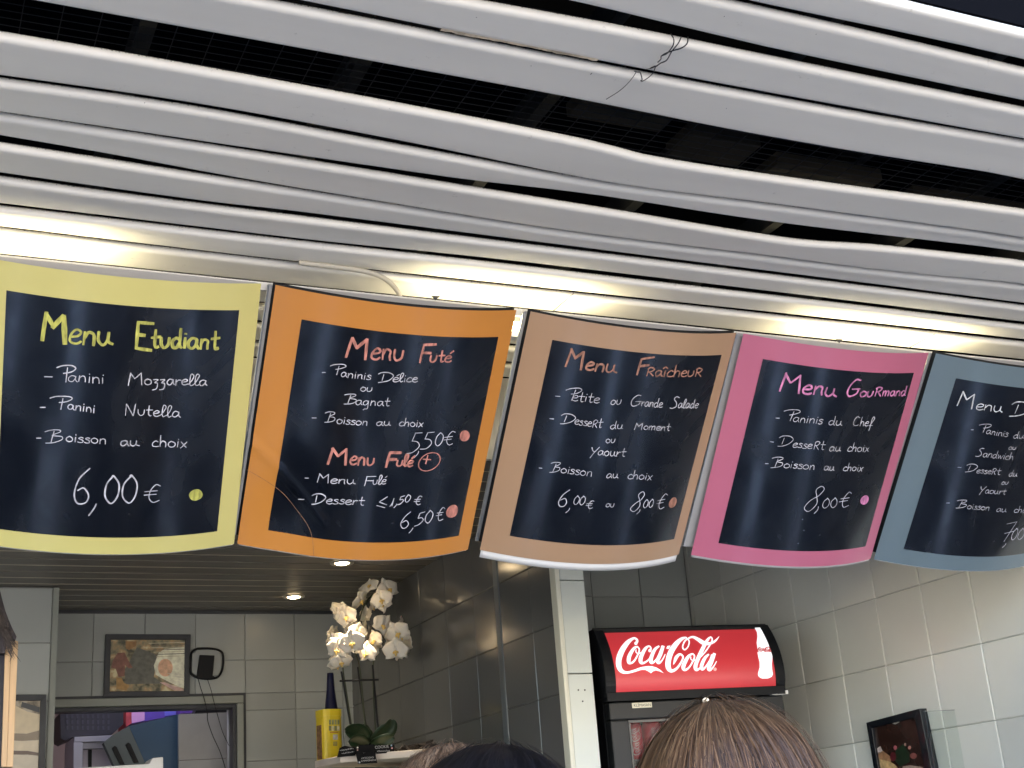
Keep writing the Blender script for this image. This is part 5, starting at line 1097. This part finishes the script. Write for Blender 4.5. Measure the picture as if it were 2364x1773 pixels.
# ------------------------------------------------------------------ people (heads seen from behind)
def person(label, hc, rad, hair_cols, part_shift=(0, 0), n=1800, length=1.5, cloth=(.1, .1, .14), tousle=.004, long_hair=False, hrough=.45, hspec=.35, skinc=(.5, .33, .25)):
    """hc: head centre; rad: skull radii"""
    hc = Vector(hc); foot = Vector((hc.x, hc.y, GZ)); t = thing('person', label, 'person', foot)
    H = hc.z - GZ + .12
    me = bpy.data.meshes.new('body'); s = H/1.75
    J = [(0,0,.98,.13),(0,0,1.12,.12),(0,.01,1.28,.135),(0,.0,1.44,.075),(0,0,1.50,.05),(0,.0,1.54,.055),(0,.0,1.58,.06),(0,.0,1.61,.05),
         (-.17,0,1.41,.055),(-.23,.03,1.14,.042),(-.20,.20,1.02,.034),(-.19,.28,1.02,.03),(.17,0,1.41,.055),(.23,.03,1.14,.042),(.20,.20,1.02,.034),(.19,.28,1.02,.03),
         (-.10,0,.92,.10),(-.11,.01,.50,.062),(-.11,-.02,.08,.045),(-.11,.10,.03,.04),(.10,0,.92,.10),(.11,.01,.50,.062),(.11,-.02,.08,.045),(.11,.10,.03,.04)]
    E = [(0,1),(1,2),(2,3),(3,4),(4,5),(5,6),(6,7),(3,8),(8,9),(9,10),(10,11),(3,12),(12,13),(13,14),(14,15),(0,16),(16,17),(17,18),(18,19),(0,20),(20,21),(21,22),(22,23)]
    me.from_pydata([(x*s, y*s, z*s) for x, y, z, r in J], E, []); me.materials.append(mat('clothing', cloth, .8, var=.1))
    o = bpy.data.objects.new('body', me); COL.objects.link(o); o.parent = t
    sk_ = o.modifiers.new('skin', 'SKIN'); 
    for i, (x, y, z, r) in enumerate(J): me.skin_vertices[0].data[i].radius = (r*s, r*s)
    me.skin_vertices[0].data[0].use_root = True
    ss = o.modifiers.new('subsurf', 'SUBSURF'); ss.levels = 1; ss.render_levels = 1
    hb = MB(); hb.ellipsoid(hc + Vector((0, .012, -.012)), rad[0]*.93, rad[1]*.93, rad[2]*.95, 24, 16); hd_ = build(hb, 'head', mat('skin', skinc, .5), t, smooth=True)
    fc = MB()
    for sx in (-1, 1):
        fc.ellipsoid(hc + Vector((sx*.032, rad[1]*.88, .0)), .014, .010, .010, 10, 8); fc.ellipsoid(hc + Vector((sx*rad[0]*.93, .015, -.01)), .012, .018, .030, 10, 8)
    fc.ellipsoid(hc + Vector((0, rad[1]*.98, -.028)), .012, .018, .022, 10, 8); fc.ellipsoid(hc + Vector((0, rad[1]*.86, -.066)), .022, .010, .007, 10, 6)
    build(fc, 'face', mat('skin_face', skinc, .5), t, smooth=True)
    sc_ = MB(); sc_.ellipsoid(hc, rad[0]*.985, rad[1]*.985, rad[2]*.99, 28, 18); build(sc_, 'scalp_hair', mat('scalp', tuple(c*.45 for c in hair_cols[0]), .6), t, smooth=True)
    mb = MB(); mb.col = []
    pole = Vector((part_shift[0], part_shift[1], 1)).normalized()
    a = pole.orthogonal().normalized(); b = pole.cross(a)
    for i in range(n):
        ph = random.uniform(0, 2*math.pi); th0 = math.acos(1 - random.random()**1.0*1.05)*.75 if random.random() < .75 else random.uniform(0, .5)
        th1 = th0 + random.uniform(.5, 1.0)*length; steps = 9; lift = random.uniform(1.0, 1.055)
        if random.random() < .03: lift = random.uniform(1.05, 1.13)
        c0 = random.choice(hair_cols); kf = random.uniform(.8, 1.2)*(1 + .28*math.sin(ph*23+1.3)*math.sin(ph*9.1) + .16*math.sin(ph*51)); col = tuple(min(1, max(0, c*kf)) for c in c0)
        wob = random.gauss(0, .10); w = random.uniform(.0003, .0008); fr = random.uniform(0, 6)
        prev = None; L_ = []
        for q in range(steps+1):
            tt = q/steps; th = th0 + (th1-th0)*tt; p_ = ph + wob*tt + .03*math.sin(fr+tt*5)
            dirv = pole*math.cos(th) + (a*math.cos(p_) + b*math.sin(p_))*math.sin(th)
            if th > 1.62 and long_hair:
                ex = (th-1.62); dirh = (a*math.cos(p_) + b*math.sin(p_)); P = Vector((dirh.x*rad[0], dirh.y*rad[1], 0))*(1.0+.05*ex) + Vector((0, 0, -ex*.12))
            else: P = Vector((dirv.x*rad[0], dirv.y*rad[1], dirv.z*rad[2]))
            P = P*lift + Vector((random.gauss(0, tousle), random.gauss(0, tousle), random.gauss(0, tousle)))*.25*tt
            L_.append(hc + P)
        for q in range(steps+1):
            tg = (L_[min(q+1, steps)] - L_[max(q-1, 0)]).normalized(); out = (L_[q]-hc).normalized(); s_ = tg.cross(out).normalized()*w*(1-.6*(q/steps)**2)*(.5+.5*min(1, q/1.5))
            mb.v.append(tuple(L_[q]+s_)); mb.v.append(tuple(L_[q]-s_)); mb.col += [(*col, 1), (*col, 1)]
        o0 = len(mb.v) - 2*(steps+1)
        for q in range(steps): mb.f.append((o0+2*q, o0+2*q+1, o0+2*q+3, o0+2*q+2)); mb.mi.append(0)
    hm = mat('hair', hair_cols[0], hrough, attr='tint', spec=hspec)
    hm.node_tree.nodes['Principled BSDF'].inputs['Anisotropic'].default_value = .5
    build(mb, 'hair', hm, t, smooth=True)
    return t
# brown haired woman, right of centre
hcA = ray(1690, 1890)*1.52; 
person('person with long straight brown hair seen from behind in front of the fridge', hcA, (.098, .112, .118), [(.12,.062,.031),(.14,.074,.037),(.24,.135,.068),(.08,.042,.023)], (-.14, -.10), 14000, 1.9, (.2, .18, .2), .004, True, .40, .45)
hcB = ray(1140, 1932)*1.62
person('person with dark blue black hair seen from behind at the bottom centre', hcB, (.100, .112, .098), [(.009,.008,.009),(.012,.010,.012),(.016,.014,.016),(.007,.006,.008)], (.12, -.1), 10000, 1.6, (.05, .06, .1), .007, False, .55, .2)
hcC = ray(1045, 1884)*2.02
person('person with curly light brown hair just showing left of the dark haired head', hcC, (.094, .10, .096), [(.24,.145,.09),(.34,.22,.14),(.12,.07,.045)], (0, 0), 5000, 1.2, (.12, .12, .13), .016)

# counter under the boards (just below the picture)
ct = thing('service_counter', 'black topped serving counter below the menu boards', 'counter', (.5, 1.95, GZ))
b = MB(); b.box((-1.6, 1.66, -.50), (1.86, 2.3, -.46)); build(b, 'worktop', M['black'], ct)  # unseen top made black to keep board reflections dark
b = MB(); b.box((-1.6, 1.72, GZ), (1.86, 2.25, -.50)); build(b, 'front', M['frame'], ct)
for x in (-1.1, 0, 1.1):
    b = MB(); b.box((x-.10, 1.655, -.46), (x+.10, 2.3, -.44)); build(b, 'divider', M['sheet'], ct)  # unseen white strips added on the counter for the boards' streak reflections
